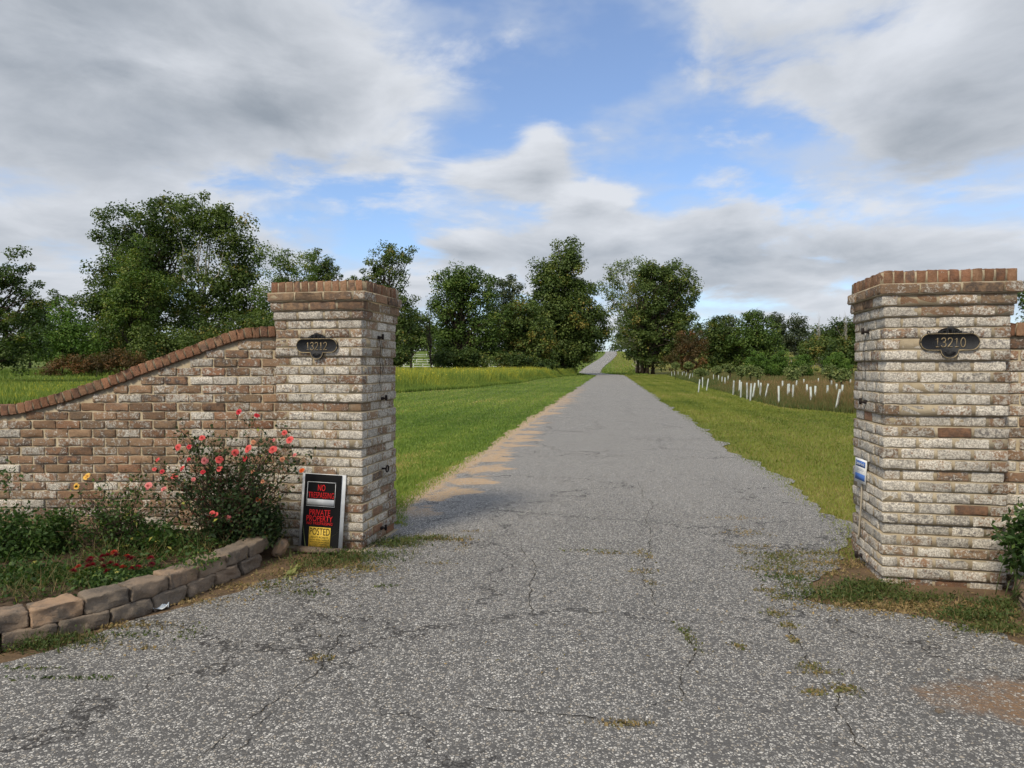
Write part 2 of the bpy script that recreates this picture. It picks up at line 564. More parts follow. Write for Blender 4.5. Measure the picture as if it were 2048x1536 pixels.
def mat_ground():
    m, nb, out = new_mat("field_ground")
    geo = nb.new('ShaderNodeNewGeometry'); pos = geo.outputs['Position']
    x, y, z = nb.sep(pos)
    a = nb.noise(pos, 0.35, 5, 0.6); b = nb.noise(pos, 5, 5, 0.7); f = nb.noise(pos, 60, 4, 0.7)
    side = nb.math('SUBTRACT', x, nb.math('MULTIPLY', y, 0.1455))
    left = nb.mix(nb.smooth(a, 0.35, 0.65), rgb(0.085, 0.130, 0.030), rgb(0.135, 0.165, 0.040))
    right = nb.mix(nb.smooth(a, 0.35, 0.65), rgb(0.135, 0.145, 0.030), rgb(0.19, 0.17, 0.042))
    grass = nb.mix(nb.smooth(side, -1.0, 1.5), left, right)
    grass = nb.mix(nb.math('MULTIPLY', nb.smooth(b, 0.5, 0.72), 0.45), grass, rgb(0.15, 0.125, 0.05))
    grass = nb.mix(nb.math('MULTIPLY', nb.smooth(f, 0.5, 0.7), 0.4), grass, rgb(0.035, 0.05, 0.014))
    soil = nb.mix(nb.smooth(b, 0.35, 0.65), rgb(0.19, 0.125, 0.075), rgb(0.11, 0.078, 0.05))
    soil = nb.mix(nb.math('MULTIPLY', nb.smooth(f, 0.52, 0.68), 0.6), soil, rgb(0.27, 0.19, 0.115))
    c = nb.mix(nb.smooth(nb.math('ADD', y, nb.math('MULTIPLY', b, 1.2)), 6.4, 7.6), soil, grass)
    principled(nb, out, c, 0.95, 0.1, nb.bump(nb.math('ADD', b, nb.math('MULTIPLY', f, 0.4)), 0.5, 0.03))
    return m


M = {}
M['brick'] = mat_brick()
M['mortar'] = mat_mortar()
M['stone'] = mat_stone()
M['asphalt'] = mat_asphalt()
M['ground'] = mat_ground()
M['soil'] = mat_plain("bed_soil", rgb(0.075, 0.052, 0.034), 0.95, 0.1, nscale=18, namt=0.3, bump=0.8)
M['bronze'] = mat_plain("dark_bronze", rgb(0.028, 0.029, 0.032), 0.55, 0.4, 0.2, nscale=300, namt=0.35, bump=0.4)
M['brass'] = mat_plain("antique_brass", rgb(0.36, 0.28, 0.16), 0.45, 0.5, 0.5, nscale=150, namt=0.2)
M['iron'] = mat_plain("rusty_iron", rgb(0.03, 0.022, 0.02), 0.7, 0.3, 0.3, nscale=120, namt=0.4)
M['black'] = mat_plain("black_plastic_sheet", rgb(0.008, 0.008, 0.009), 0.6, 0.15)
M['white'] = mat_plain("white_plastic", rgb(0.72, 0.73, 0.73), 0.5, 0.3, nscale=14, namt=0.06)
M['red'] = mat_plain("red_print", rgb(0.72, 0.020, 0.022), 0.55, 0.3)
M['yellow'] = mat_plain("yellow_print", rgb(0.78, 0.52, 0.07), 0.55, 0.3, nscale=20, namt=0.06)
M['ink'] = mat_plain("black_print", rgb(0.012, 0.011, 0.010), 0.6, 0.2)
M['blue'] = mat_plain("blue_print", rgb(0.055, 0.14, 0.42), 0.5, 0.3)
M['pgrey'] = mat_plain("grey_print", rgb(0.36, 0.38, 0.42), 0.6, 0.2)
M['steel'] = mat_plain("galvanised_steel", rgb(0.35, 0.35, 0.36), 0.4, 0.5, 0.8)
M['conduit'] = mat_plain("pale_conduit", rgb(0.42, 0.37, 0.29), 0.6, 0.2)
M['tube'] = mat_plain("tree_tube_plastic", rgb(0.40, 0.44, 0.41), 0.5, 0.3, nscale=3, namt=0.12)
M['fence'] = mat_plain("white_fence_paint", rgb(0.74, 0.75, 0.73), 0.6, 0.3)
M['post'] = mat_plain("weathered_post", rgb(0.22, 0.18, 0.14), 0.9, 0.1, nscale=6, namt=0.25)
M['paper'] = mat_plain("crumpled_paper", rgb(0.66, 0.70, 0.73), 0.7, 0.2, nscale=40, namt=0.08)
M['bark'] = mat_plain("dark_bark", rgb(0.070, 0.055, 0.042), 0.95, 0.1, nscale=3.5, namt=0.3, bump=0.6)
M['sycbark'] = mat_plain("pale_sycamore_bark", rgb(0.40, 0.38, 0.33), 0.85, 0.15, nscale=1.6, namt=0.35)
M['deadwood'] = mat_plain("bleached_dead_wood", rgb(0.30, 0.28, 0.25), 0.9, 0.1, nscale=2, namt=0.2)
M['cane'] = mat_plain("brown_rose_cane", rgb(0.075, 0.050, 0.035), 0.8, 0.2, nscale=40, namt=0.3)
M['greenstem'] = mat_plain("green_stem", rgb(0.07, 0.10, 0.03), 0.7, 0.2, nscale=40, namt=0.2)

G = dict(
    dark=[(0.0, (0.030, 0.057, 0.017)), (0.55, (0.067, 0.108, 0.025)), (0.9, (0.128, 0.164, 0.035)), (1.0, (0.282, 0.167, 0.041))],
    mid=[(0.0, (0.042, 0.080, 0.019)), (0.55, (0.094, 0.154, 0.032)), (0.92, (0.165, 0.219, 0.044)), (1.0, (0.319, 0.219, 0.048))],
    olive=[(0.0, (0.040, 0.069, 0.018)), (0.5, (0.096, 0.142, 0.035)), (0.85, (0.162, 0.201, 0.048)), (1.0, (0.295, 0.180, 0.040))],
    bright=[(0.0, (0.060, 0.115, 0.021)), (0.6, (0.128, 0.229, 0.038)), (1.0, (0.256, 0.305, 0.065))],
    rust=[(0.0, (0.056, 0.050, 0.018)), (0.5, (0.119, 0.077, 0.030)), (1.0, (0.238, 0.106, 0.042))],
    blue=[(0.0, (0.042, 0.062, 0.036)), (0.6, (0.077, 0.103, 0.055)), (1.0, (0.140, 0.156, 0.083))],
    pale=[(0.0, (0.085, 0.129, 0.037)), (0.6, (0.188, 0.237, 0.079)), (1.0, (0.359, 0.351, 0.131))],
    rose=[(0.0, (0.017, 0.034, 0.014)), (0.6, (0.048, 0.082, 0.029)), (0.85, (0.090, 0.132, 0.036)), (0.95, (0.120, 0.036, 0.030)), (1.0, (0.360, 0.360, 0.072))],
    weed=[(0.0, (0.023, 0.048, 0.014)), (0.6, (0.063, 0.121, 0.028)), (0.93, (0.138, 0.196, 0.046)), (1.0, (0.380, 0.345, 0.081))],
    lawnl=[(0.0, (0.084, 0.155, 0.024)), (0.5, (0.172, 0.257, 0.042)), (0.85, (0.284, 0.336, 0.069)), (1.0, (0.504, 0.363, 0.156))],
    lawnr=[(0.0, (0.089, 0.133, 0.021)), (0.5, (0.188, 0.226, 0.039)), (0.85, (0.270, 0.274, 0.064)), (1.0, (0.390, 0.297, 0.141))],
    meadow=[(0.0, (0.079, 0.137, 0.025)), (0.5, (0.172, 0.245, 0.043)), (0.8, (0.287, 0.323, 0.057)), (0.93, (0.604, 0.517, 0.043)), (1.0, (0.431, 0.345, 0.144))],
    brown=[(0.0, (0.059, 0.100, 0.025)), (0.35, (0.135, 0.147, 0.050)), (0.65, (0.216, 0.135, 0.062)), (0.9, (0.368, 0.246, 0.124)), (1.0, (0.540, 0.433, 0.248))],
    dry=[(0.0, (0.055, 0.090, 0.022)), (0.4, (0.120, 0.130, 0.040)), (0.7, (0.24, 0.175, 0.08)), (1.0, (0.40, 0.28, 0.13))],
)
for k in G: M['leaf_' + k] = mat_leaf('foliage_' + k, G[k], 0.30 if k not in ('lawnl', 'lawnr', 'meadow', 'brown', 'dry') else 0.2)


def mat_petal():
    m, nb, out = new_mat("flower_petal")
    oi = nb.new('ShaderNodeObjectInfo')
    a = nb.new('ShaderNodeAttribute', attribute_name='tint')
    c = nb.mix(nb.math('MULTIPLY', a.outputs['Fac'], 0.5), oi.outputs['Color'], nb.mix(1.0, oi.outputs['Color'], rgb(0.75, 0.45, 0.5), 'MULTIPLY'))
    p = nb.new('ShaderNodeBsdfPrincipled'); nb.put(p.inputs['Base Color'], c); p.inputs['Roughness'].default_value = 0.6
    p.inputs['Specular IOR Level'].default_value = 0.2
    t = nb.new('ShaderNodeBsdfTranslucent'); nb.put(t.inputs[0], c)
    mx = nb.new('ShaderNodeMixShader'); mx.inputs[0].default_value = 0.25
    nb.l.new(p.outputs[0], mx.inputs[1]); nb.l.new(t.outputs[0], mx.inputs[2]); nb.l.new(mx.outputs[0], out.inputs[0])
    return m


M['petal'] = mat_petal()

# ------------------------------------------------------------------ terrain and driveway
ys = np.unique(np.concatenate([np.linspace(-30, 0, 8), np.linspace(0, 12, 60), np.linspace(12, 60, 60), np.linspace(60, 360, 110), np.linspace(360, 2500, 20)]))
xs = np.unique(np.concatenate([np.linspace(-2500, -200, 14), np.linspace(-200, -20, 46), np.linspace(-20, 30, 90), np.linspace(30, 220, 46), np.linspace(220, 2500, 14)]))
X_, Y_ = np.meshgrid(xs, ys)
Zg = terr(X_, Y_)
nv = np.stack([X_.ravel(), Y_.ravel(), Zg.ravel()], 1)
nx = len(xs)
i = (np.arange(len(ys) - 1)[:, None] * nx + np.arange(nx - 1)[None]).ravel()
ground = obj('ground', mesh_np('ground', nv, np.stack([i, i + 1, i + nx + 1, i + nx], 1), smooth=True), M['ground'])
tag(ground, kind='structure')

LEFT_E = [(-14, -16), (-2, -14), (1.2, -9), (2.2, -5.2), (2.9, -3.3), (3.3, -2.68), (3.61, -2.47), (3.99, -2.28), (4.36, -2.02), (4.76, -1.78), (4.95, -1.62),
          (5.15, -1.25), (5.3, -1.16), (5.7, -1.2), (6.3, -1.12), (7.0, -1.30), (7.65, -1.26)]
RIGHT_E = [(-14, 16), (-2, 13), (1.2, 9), (2.3, 4.2), (3.0, 2.95), (3.4, 2.80), (3.7, 2.78), (3.95, 2.66), (4.12, 2.45), (4.24, 2.15), (4.36, 1.93), (4.6, 2.02),
           (4.9, 2.3), (5.3, 2.55), (5.6, 2.75), (6.0, 3.0), (6.47, 3.21)]


def lane_shift(y):   # the lane swings left across the dip and back on the hill
    return -4.6 * sstep(112, 150, y) * (1 - sstep(160, 270, y))


def left_edge(y):
    y = np.asarray(y, float)
    far = -1.26 + 0.1455 * (y - 7.65) + lane_shift(y)
    near = np.interp(y, [p[0] for p in LEFT_E], [p[1] for p in LEFT_E])
    return np.where(y > 7.65, far, near)


def right_edge(y):
    y = np.asarray(y, float)
    far = 3.21 + 0.1455 * (y - 6.47) + lane_shift(y)
    near = np.interp(y, [p[0] for p in RIGHT_E], [p[1] for p in RIGHT_E])
    return np.where(y > 6.47, far, near)


yy = np.unique(np.concatenate([np.linspace(-14, 2, 12), np.linspace(2, 8, 90), np.linspace(8, 40, 220), np.linspace(40, 130, 150), np.linspace(130, 360, 120)]))
jit = lambda n, a: np.convolve(rng.normal(size=n), np.ones(3) / 3, 'same') * a
slow = lambda a: a * (np.sin(yy * 1.1 + 1) + np.sin(yy * 2.7) * 0.7 + np.sin(yy * 0.43 + 2))
le = left_edge(yy) + jit(len(yy), 0.09) + slow(0.05) * (yy > 7)
re_ = right_edge(yy) + jit(len(yy), 0.09) - slow(0.05) * (yy > 6)
NC = 12
u = np.linspace(0, 1, NC + 1)
XX = le[:, None] + (re_ - le)[:, None] * u[None]
YY = np.repeat(yy[:, None], NC + 1, 1)
ZZ = terr(XX, YY) + 0.008 + 0.0004 * np.maximum(YY, 0)
dv = np.stack([XX.ravel(), YY.ravel(), ZZ.ravel()], 1)
i = (np.arange(len(yy) - 1)[:, None] * (NC + 1) + np.arange(NC)[None]).ravel()
drive = obj('driveway', mesh_np('driveway', dv, np.stack([i, i + 1, i + NC + 2, i + NC + 1], 1), smooth=True), M['asphalt'])
tag(drive, kind='structure')

# ------------------------------------------------------------------ bricks
C_H = 0.0762          # one course
JOINT = 0.0115
brick_cache = {}


def brick_mesh(L, W, Hh, var):
    key = (round(L, 2), round(W, 2), round(Hh, 3), var)
    if key in brick_cache: return brick_cache[key]
    rs = np.random.default_rng(hash(key) % (2 ** 31))
    L0, W0, H0 = max(key[0], 0.02), max(key[1], 0.02), key[2]
    r = 0.0055
    ax = []
    for d, n in ((L0, 4), (W0, 2), (H0, 2)):
        h = d / 2
        ax.append(np.concatenate([[-h], np.linspace(-h + r, h - r, n + 1), [h]]))
    vid, vs, fs = {}, [], []
    nn = [len(a) for a in ax]

    def vert(t):
        if t not in vid:
            vid[t] = len(vs); vs.append([ax[0][t[0]], ax[1][t[1]], ax[2][t[2]]])
        return vid[t]
    for a in range(3):
        b, c = (a + 1) % 3, (a + 2) % 3
        for s in (0, nn[a] - 1):
            for p_ in range(nn[b] - 1):
                for q in range(nn[c] - 1):
                    quad = []
                    for (dp, dq) in ((0, 0), (1, 0), (1, 1), (0, 1)):
                        t = [0, 0, 0]; t[a] = s; t[b] = p_ + dp; t[c] = q + dq
                        quad.append(vert(tuple(t)))
                    fs.append(quad if s else quad[::-1])
    v = np.array(vs)
    half = np.array([L0, W0, H0]) / 2
    inner = np.clip(v, -(half - r), half - r)
    d = v - inner
    v = inner + r * d / (np.linalg.norm(d, axis=1, keepdims=True) + 1e-9)
    for k in range(3):   # lumpy hand-made faces
        ph = rs.uniform(0, 6.3, (3,)); fr = rs.uniform(15, 70, (3,))
        w_ = np.sin(v @ fr + ph[0]) + 0.7 * np.sin(v[:, 0] * rs.uniform(40, 110) + ph[1]) + 0.5 * np.sin(v[:, 2] * rs.uniform(60, 140) + ph[2])
        v[:, k] += w_ * (0.0015, 0.0015, 0.0017)[k]
    v += rs.normal(size=v.shape) * np.array([0.0018, 0.0018, 0.0016])
    me = mesh_np('brick', v, np.array(fs), smooth=True)
    me.materials.append(M['brick'])
    brick_cache[key] = me
    return me


def put_brick(parent, c, L, W, Hh, rz, color, tilt=0.0, name='brick'):
    me = brick_mesh(L, W, Hh, random.randrange(6))
    o = bpy.data.objects.new(name, me)
    col.objects.link(o)
    o.parent = parent
    o.location = c
    o.rotation_euler = (random.gauss(0, 0.006), tilt + random.gauss(0, 0.006), rz + random.choice((0, math.pi)) + random.gauss(0, 0.006))
    o.scale = (L / max(round(L, 2), 0.02), W / max(round(W, 2), 0.02), 1)
    o.color = color
    return o


class BrickJoin:
    """the bricks of hidden faces, joined"""
    def __init__(self): self.mb = MB()

    def add(self, c, L, W, Hh, rz, tilt=0.0):
        me = brick_mesh(L, W, Hh, random.randrange(6))
        n = len(me.vertices); v = np.empty(n * 3, np.float32); me.vertices.foreach_get('co', v); v = v.reshape(-1, 3)
        f = np.empty(len(me.loops), np.int32); me.loops.foreach_get('vertex_index', f)
        R = np.array(Euler((0, tilt, rz)).to_matrix())
        self.mb.add(v @ R.T + np.array(c), f.reshape(-1, 4))


def wash_col(base, spread, hue, dark, red=0.0):
    w_ = min(1.0, max(0.0, random.gauss(base, spread)))
    h_ = min(1.0, max(0.0, random.gauss(hue, 0.22)))
    if random.random() < red: w_, h_ = random.uniform(0.05, 0.3), random.uniform(0.6, 1.0)
    return (w_, h_, max(0.0, min(1.0, random.gauss(dark, 0.3))), 1)


ROT = math.radians(12)
EX = Vector((math.cos(ROT), -math.sin(ROT), 0)); EY = Vector((math.sin(ROT), math.cos(ROT), 0))
PW, PDp = 0.78, 0.74
NCOURSE = 28


def pillar(name, F, inner, wash, label, base_z, red):
    """F = front corner next to the driveway; inner = +1 when the driveway is on the pillar's right"""
    C = Vector(F) - inner * EX * PW / 2 + EY * PDp / 2
    root = empty(name, (C.x, C.y, base_z), -ROT)
    tag(root, label, 'gate pillar', 'brick gate pillars')
    mort, back = MB(), BrickJoin()
    Ht = NCOURSE * C_H
    for k in range(NCOURSE + 1):
        top = k == NCOURSE
        fromtop = NCOURSE - 1 - k             # 0 = widest cap course
        if top: o = 0.026
        elif fromtop == 0: o = 0.046
        elif fromtop == 1: o = 0.028
        elif fromtop == 2: o = 0.013
        else:
            q = (fromtop - 3) % 5             # four plain courses, then one set back
            o = -0.017 if q == 4 else 0.0
        hw, hd = PW / 2 + o, PDp / 2 + o
        z0 = k * C_H
        hh = C_H if not top else 0.088
        mort.box((0, 0, z0 + hh / 2 - (0.006 if top else 0)), (2 * hw - 0.009, 2 * hd - 0.009, hh - (0.004 if top else -0.0)), tint=0.5)
        zc_ = z0 + hh / 2
        if top:                                # bricks on edge round the top
            for face in range(4):
                ln = 2 * hw if face % 2 == 0 else 2 * hd
                n = int(round(ln / 0.071)); p_ = ln / n
                for j in range(n if face % 2 == 0 else n - 2):
                    t = -ln / 2 + (j + 0.5 + (0 if face % 2 == 0 else 1)) * p_
                    dep = 0.19
                    if face == 0: c, rz = (t, -hd + dep / 2, zc_), math.pi / 2
                    elif face == 2: c, rz = (t, hd - dep / 2, zc_), math.pi / 2
                    elif face == 1: c, rz = (hw - dep / 2, t, zc_), 0
                    else: c, rz = (-hw + dep / 2, t, zc_), 0
                    if face == 0 or (face == 1 and inner > 0) or (face == 3 and inner < 0):
                        put_brick(root, c, dep, p_ - 0.013, 0.088, rz, wash_col(0.10, 0.10, 0.75, 0.2))
                    else: back.add(c, dep, p_ - 0.013, 0.088, rz)
            continue
        flip = k % 2
        wb = 0.098
        for face in range(4):
            ln = 2 * hw if face % 2 == 0 else 2 * hd
            VJ = 0.018
            run = ln - wb - VJ
            n = 3
            p_ = (run + VJ) / n
            Lb = p_ - VJ
            for j in range(n):
                s = (-ln / 2 + wb + VJ if not flip else -ln / 2) + j * p_ + Lb / 2
                Lj, sj = Lb, s
                if random.random() < 0.12 and fromtop < 24:   # an odd bat here and there
                    Lj = Lb * 0.96
                pj = random.gauss(0, 0.0016)
                if face == 0: c, rz = (sj, -hd + wb / 2 + pj, zc_), 0
                elif face == 1: c, rz = (hw - wb / 2 + pj, sj, zc_), math.pi / 2
                elif face == 2: c, rz = (-sj, hd - wb / 2, zc_), 0
                else: c, rz = (-hw + wb / 2 - pj, -sj, zc_), math.pi / 2
                wbase = wash - 0.5 * (1.0 if fromtop == 0 else 0.62 if fromtop == 1 else 0.22 if fromtop == 2 else 0.0)
                low = max(0.0, (6 - k) / 6.0)
                clr = wash_col(wbase - 0.12 * low, 0.15, 0.25 + 0.2 * low, 0.45, red + 0.06 * low)
                if face == 0 or (face == 1 and inner > 0) or (face == 3 and inner < 0):
                    put_brick(root, c, Lj, wb, C_H - JOINT, rz, clr)
                else: back.add(c, Lj, wb, C_H - JOINT, rz)
    # top slab of mortar inside the edge bricks, footing below
    mort.box((0, 0, -0.06), (PW + 0.03, PDp + 0.03, 0.12))
    obj('mortar', mort.mesh('mortar'), M['mortar'], root)
    bo = obj('brickwork', back.mb.mesh('brickwork', True), M['brick'], root)
    bo.color = (0.55, 0.35, 0.4, 1); bo['kind'] = 'stuff'
    return root, C


FL = Vector((-1.229, 5.576, 0)); FR = Vector((2.607, 4.766, 0))
pl, CL = pillar('gate_pillar', FL, 1, 0.70, 'whitewashed brick gate pillar with the number plaque 13212 beside the rose bed', 0.012, 0.0)
pr, CR = pillar('gate_pillar', FR, -1, 0.84, 'whitewashed brick gate pillar with the number plaque 13210 and a blue tag', -0.03, 0.02)

# ------------------------------------------------------------------ wing walls
COP = [(-400, 818), (-150, 815), (0, 810.5), (27, 808.5), (67, 799.6), (118, 786), (153, 775), (186, 764), (235, 747.6), (276, 730), (306, 720), (339, 708),
       (383, 691.6), (416, 679), (443, 669.7), (476, 659.5), (506, 655), (548, 652.5)]
WALL_Y = 5.86
cop_pts = np.array([[(p[0] - CX) / F_PX * WALL_Y, H - (p[1] - HOR) / F_PX * WALL_Y] for p in COP])


def wing_wall(root, curve, Wd, thick, sgn, wash, vis):
    """curve: (s, z) top of the coping against distance s from the pillar; local x = sgn * s, front face at y = 0"""
    s_, z_ = curve[:, 0], curve[:, 1]
    cop_h = 0.088
    ztop = lambda s: np.interp(s, s_, z_)
    back = BrickJoin(); core = MB()
    L0, p_ = 0.194, 0.209
    smax = s_[-1]
    for k in range(30):
        z0 = k * C_H; z1 = z0 + C_H
        nb_ = int(smax / p_) + 2
        off = -0.104 if k % 2 else 0.0
        for j in range(nb_):
            a = j * p_ + off + random.gauss(0, 0.003); b = a + L0
            a, b = max(a, 0.004), min(b, smax)
            lim = ztop(np.linspace(a, max(b, a + 1e-3), 6)) - cop_h - 0.012
            ok = lim > z1 - 0.012
            if not ok[0]:
                continue
            if not ok.all():
                b = a + (b - a) * (np.argmin(ok) / 5.0)
            if b - a < 0.045: continue
            c = (sgn * (a + b) / 2, 0.045 + random.gauss(0, 0.0018), z0 + C_H / 2)
            if vis(a):
                x_ = random.random()
                wb_ = wash + (0.22 if x_ < 0.16 else 0.0) - 0.10 * min(1.0, a / 2.5) + 0.10 * max(0, 1 - k / 9)
                put_brick(root, c, b - a, 0.09, C_H - 0.0115, 0, wash_col(wb_, 0.10, 0.32, 0.35, 0.0))
            else:
                back.add(c, b - a, 0.09, C_H - 0.011, 0)
            back.add((c[0], thick - 0.045, c[2]), b - a, 0.09, C_H - 0.011, 0)
    # mortar core following the curve
    ss = np.linspace(0, smax, 90)
    zt = ztop(ss) - cop_h + 0.006
    pr_ = []
    for y_ in (0.0095, thick - 0.0095):
        pr_.append(np.concatenate([np.stack([sgn * ss, np.full_like(ss, y_), zt], 1), np.stack([sgn * ss, np.full_like(ss, y_), np.full_like(ss, -0.1)], 1)]))
    n = len(ss); v = np.concatenate(pr_); q = np.arange(n - 1)
    core.add(v, np.concatenate([np.stack([q, q + 1, q + n + 1, q + n], 1), np.stack([q, q + 2 * n, q + 2 * n + 1, q + 1], 1),
                                np.stack([q + 2 * n, q + 3 * n, q + 3 * n + 1, q + 2 * n + 1], 1), np.array([[0, n, 3 * n, 2 * n], [n - 1, 3 * n - 1, 4 * n - 1, 2 * n - 1]])]))
    # coping of bricks on edge
    d = np.concatenate([[0], np.cumsum(np.hypot(np.diff(ss), np.diff(ztop(ss))))])
    m = int(d[-1] / 0.069)
    strip_l, strip_r = [], []
    for j in range(m):
        t = np.interp((j + 0.5) * 0.069, d, ss)
        zz = float(ztop(t)); sl = float((ztop(t + 0.03) - ztop(t - 0.03)) / 0.06)
        ang = math.atan(sl)
        c = (sgn * (t + math.sin(ang) * cop_h / 2), thick / 2, zz - math.cos(ang) * cop_h / 2)
        clr = wash_col(0.06, 0.06, 0.85, 0.3)
        if vis(t):
            me = brick_mesh(0.056, thick + 0.05, cop_h, random.randrange(6))
            o = obj('coping_brick', me, None, root, c, (random.gauss(0, 0.01), -sgn * ang + random.gauss(0, 0.02), random.gauss(0, 0.01)))
            o.color = clr
        else:
            back.add(c, 0.056, thick + 0.05, cop_h, 0, -sgn * ang)
        strip_l.append((c, ang))
    cm = MB()
    for (c, ang) in strip_l:
        R = np.array(Euler((0, -sgn * ang, 0)).to_matrix())
        cm.box(c, (0.072, thick + 0.036, cop_h - 0.014), R)
    obj('coping_mortar', cm.mesh('coping_mortar'), M['mortar'], root)
    obj('mortar', core.mesh('mortar'), M['mortar'], root)
    bo = obj('brickwork', back.mb.mesh('brickwork', True), M['brick'], root)
    bo.color = (wash, 0.35, 0.4, 1); bo['kind'] = 'stuff'


wl = empty('wing_wall', (-1.955, WALL_Y, 0.0), 0.0)
tag(wl, 'long brown brick wing wall with sweeping curved coping behind the rose bed', 'brick wall', 'brick wing walls')
cv = np.stack([-1.955 - cop_pts[::-1, 0], cop_pts[::-1, 1]], 1)
cv[0, 0] = 0.0
wing_wall(wl, cv, 0, 0.22, -1, 0.50, lambda s: s < 2.75)
wdir = Vector((0.978 * EX.x - 0.208 * EY.x, 0.978 * EX.y - 0.208 * EY.y, 0))
wr0 = FR + EX * (PW - 0.012) + EY * 0.075
wr = empty('wing_wall', (wr0.x, wr0.y, -0.03), math.atan2(wdir.y, wdir.x))
tag(wr, 'brick wing wall running off from the pillar numbered 13210', 'brick wall', 'brick wing walls')
cv2 = cv[cv[:, 0] < 1.5].copy(); cv2[:, 1] -= 0.015
wing_wall(wr, cv2, 0, 0.22, 1, 0.60, lambda s: s < 0.5)


# ------------------------------------------------------------------ lettering
def text_np(s, bold=0.0):
    cu = bpy.data.curves.new('t', 'FONT'); cu.body = s; cu.offset = bold; cu.resolution_u = 3
    o = bpy.data.objects.new('t', cu); col.objects.link(o)
    dg = bpy.context.evaluated_depsgraph_get(); dg.update()
    me = bpy.data.meshes.new_from_object(o.evaluated_get(dg))
    v = np.array([tuple(x.co) for x in me.vertices]); fs = {}
    for p_ in me.polygons: fs.setdefault(len(p_.vertices), []).append(list(p_.vertices))
    bpy.data.objects.remove(o); bpy.data.curves.remove(cu); bpy.data.meshes.remove(me)
    lo, hi = v.min(0), v.max(0)
    v = (v - lo) / np.maximum(hi - lo, 1e-6)
    return v, [np.array(f) for f in fs.values()]


def lettering(parent, s, x0, x1, y0, y1, off, mat, bold=0.02, name='lettering'):
    """flat print on a board lying in the local x-z plane, facing -y; y0 = bottom"""
    v, f = text_np(s, bold)
    vv = np.stack([x0 + v[:, 0] * (x1 - x0), np.full(len(v), -off), y0 + v[:, 1] * (y1 - y0)], 1)
    mb = MB(); mb.add(vv, f)
    return obj(name, mb.mesh(name), mat, parent)


STROKES = {
    '1': [[(0.06, .80), (0.26, .99), (0.26, .02)], [(0.08, .02), (0.44, .02)]],
    '2': [[(0.02, .76), (.06, .92), (.2, 1), (.36, .97), (.45, .82), (.42, .62), (.28, .38), (.12, .17), (0.02, .02), (.48, .02)]],
    '3': [[(0.02, .82), (.08, .95), (.22, 1), (.38, .95), (.43, .78), (.36, .6), (.18, .54), (.37, .48), (.47, .29), (.42, .1), (.24, 0), (.08, .04), (0.0, .18)]],
    '0': [[(.25 + .24 * math.sin(a), .5 + .5 * math.cos(a)) for a in np.linspace(0, 2 * math.pi, 22)]]}


def smooth_path(p, n=4):
    p = np.asarray(p, float)
    if len(p) < 3: return p
    t = np.arange(len(p)); tt = np.linspace(0, len(p) - 1, (len(p) - 1) * n + 1)
    out = []
    pe = np.vstack([2 * p[0] - p[1], p, 2 * p[-1] - p[-2]])
    for x in tt:
        i = min(int(x), len(p) - 2); f = x - i
        a, b, c, d = pe[i], pe[i + 1], pe[i + 2], pe[i + 3]
        out.append(0.5 * ((2 * b) + (c - a) * f + (2 * a - 5 * b + 4 * c - d) * f * f + (3 * b - a - 3 * c + d) * f ** 3))
    return np.array(out)


def extrude_outline(mb, pts, y0, y1):
    pts = np.asarray(pts, float); n = len(pts)
    v = np.concatenate([np.stack([pts[:, 0], np.full(n, y0), pts[:, 1]], 1), np.stack([pts[:, 0], np.full(n, y1), pts[:, 1]], 1)])
    i = np.arange(n); j = (i + 1) % n
    mb.add(v, [np.stack([i, j, j + n, i + n], 1), i[None, :], (i[::-1] + n)[None, :]])


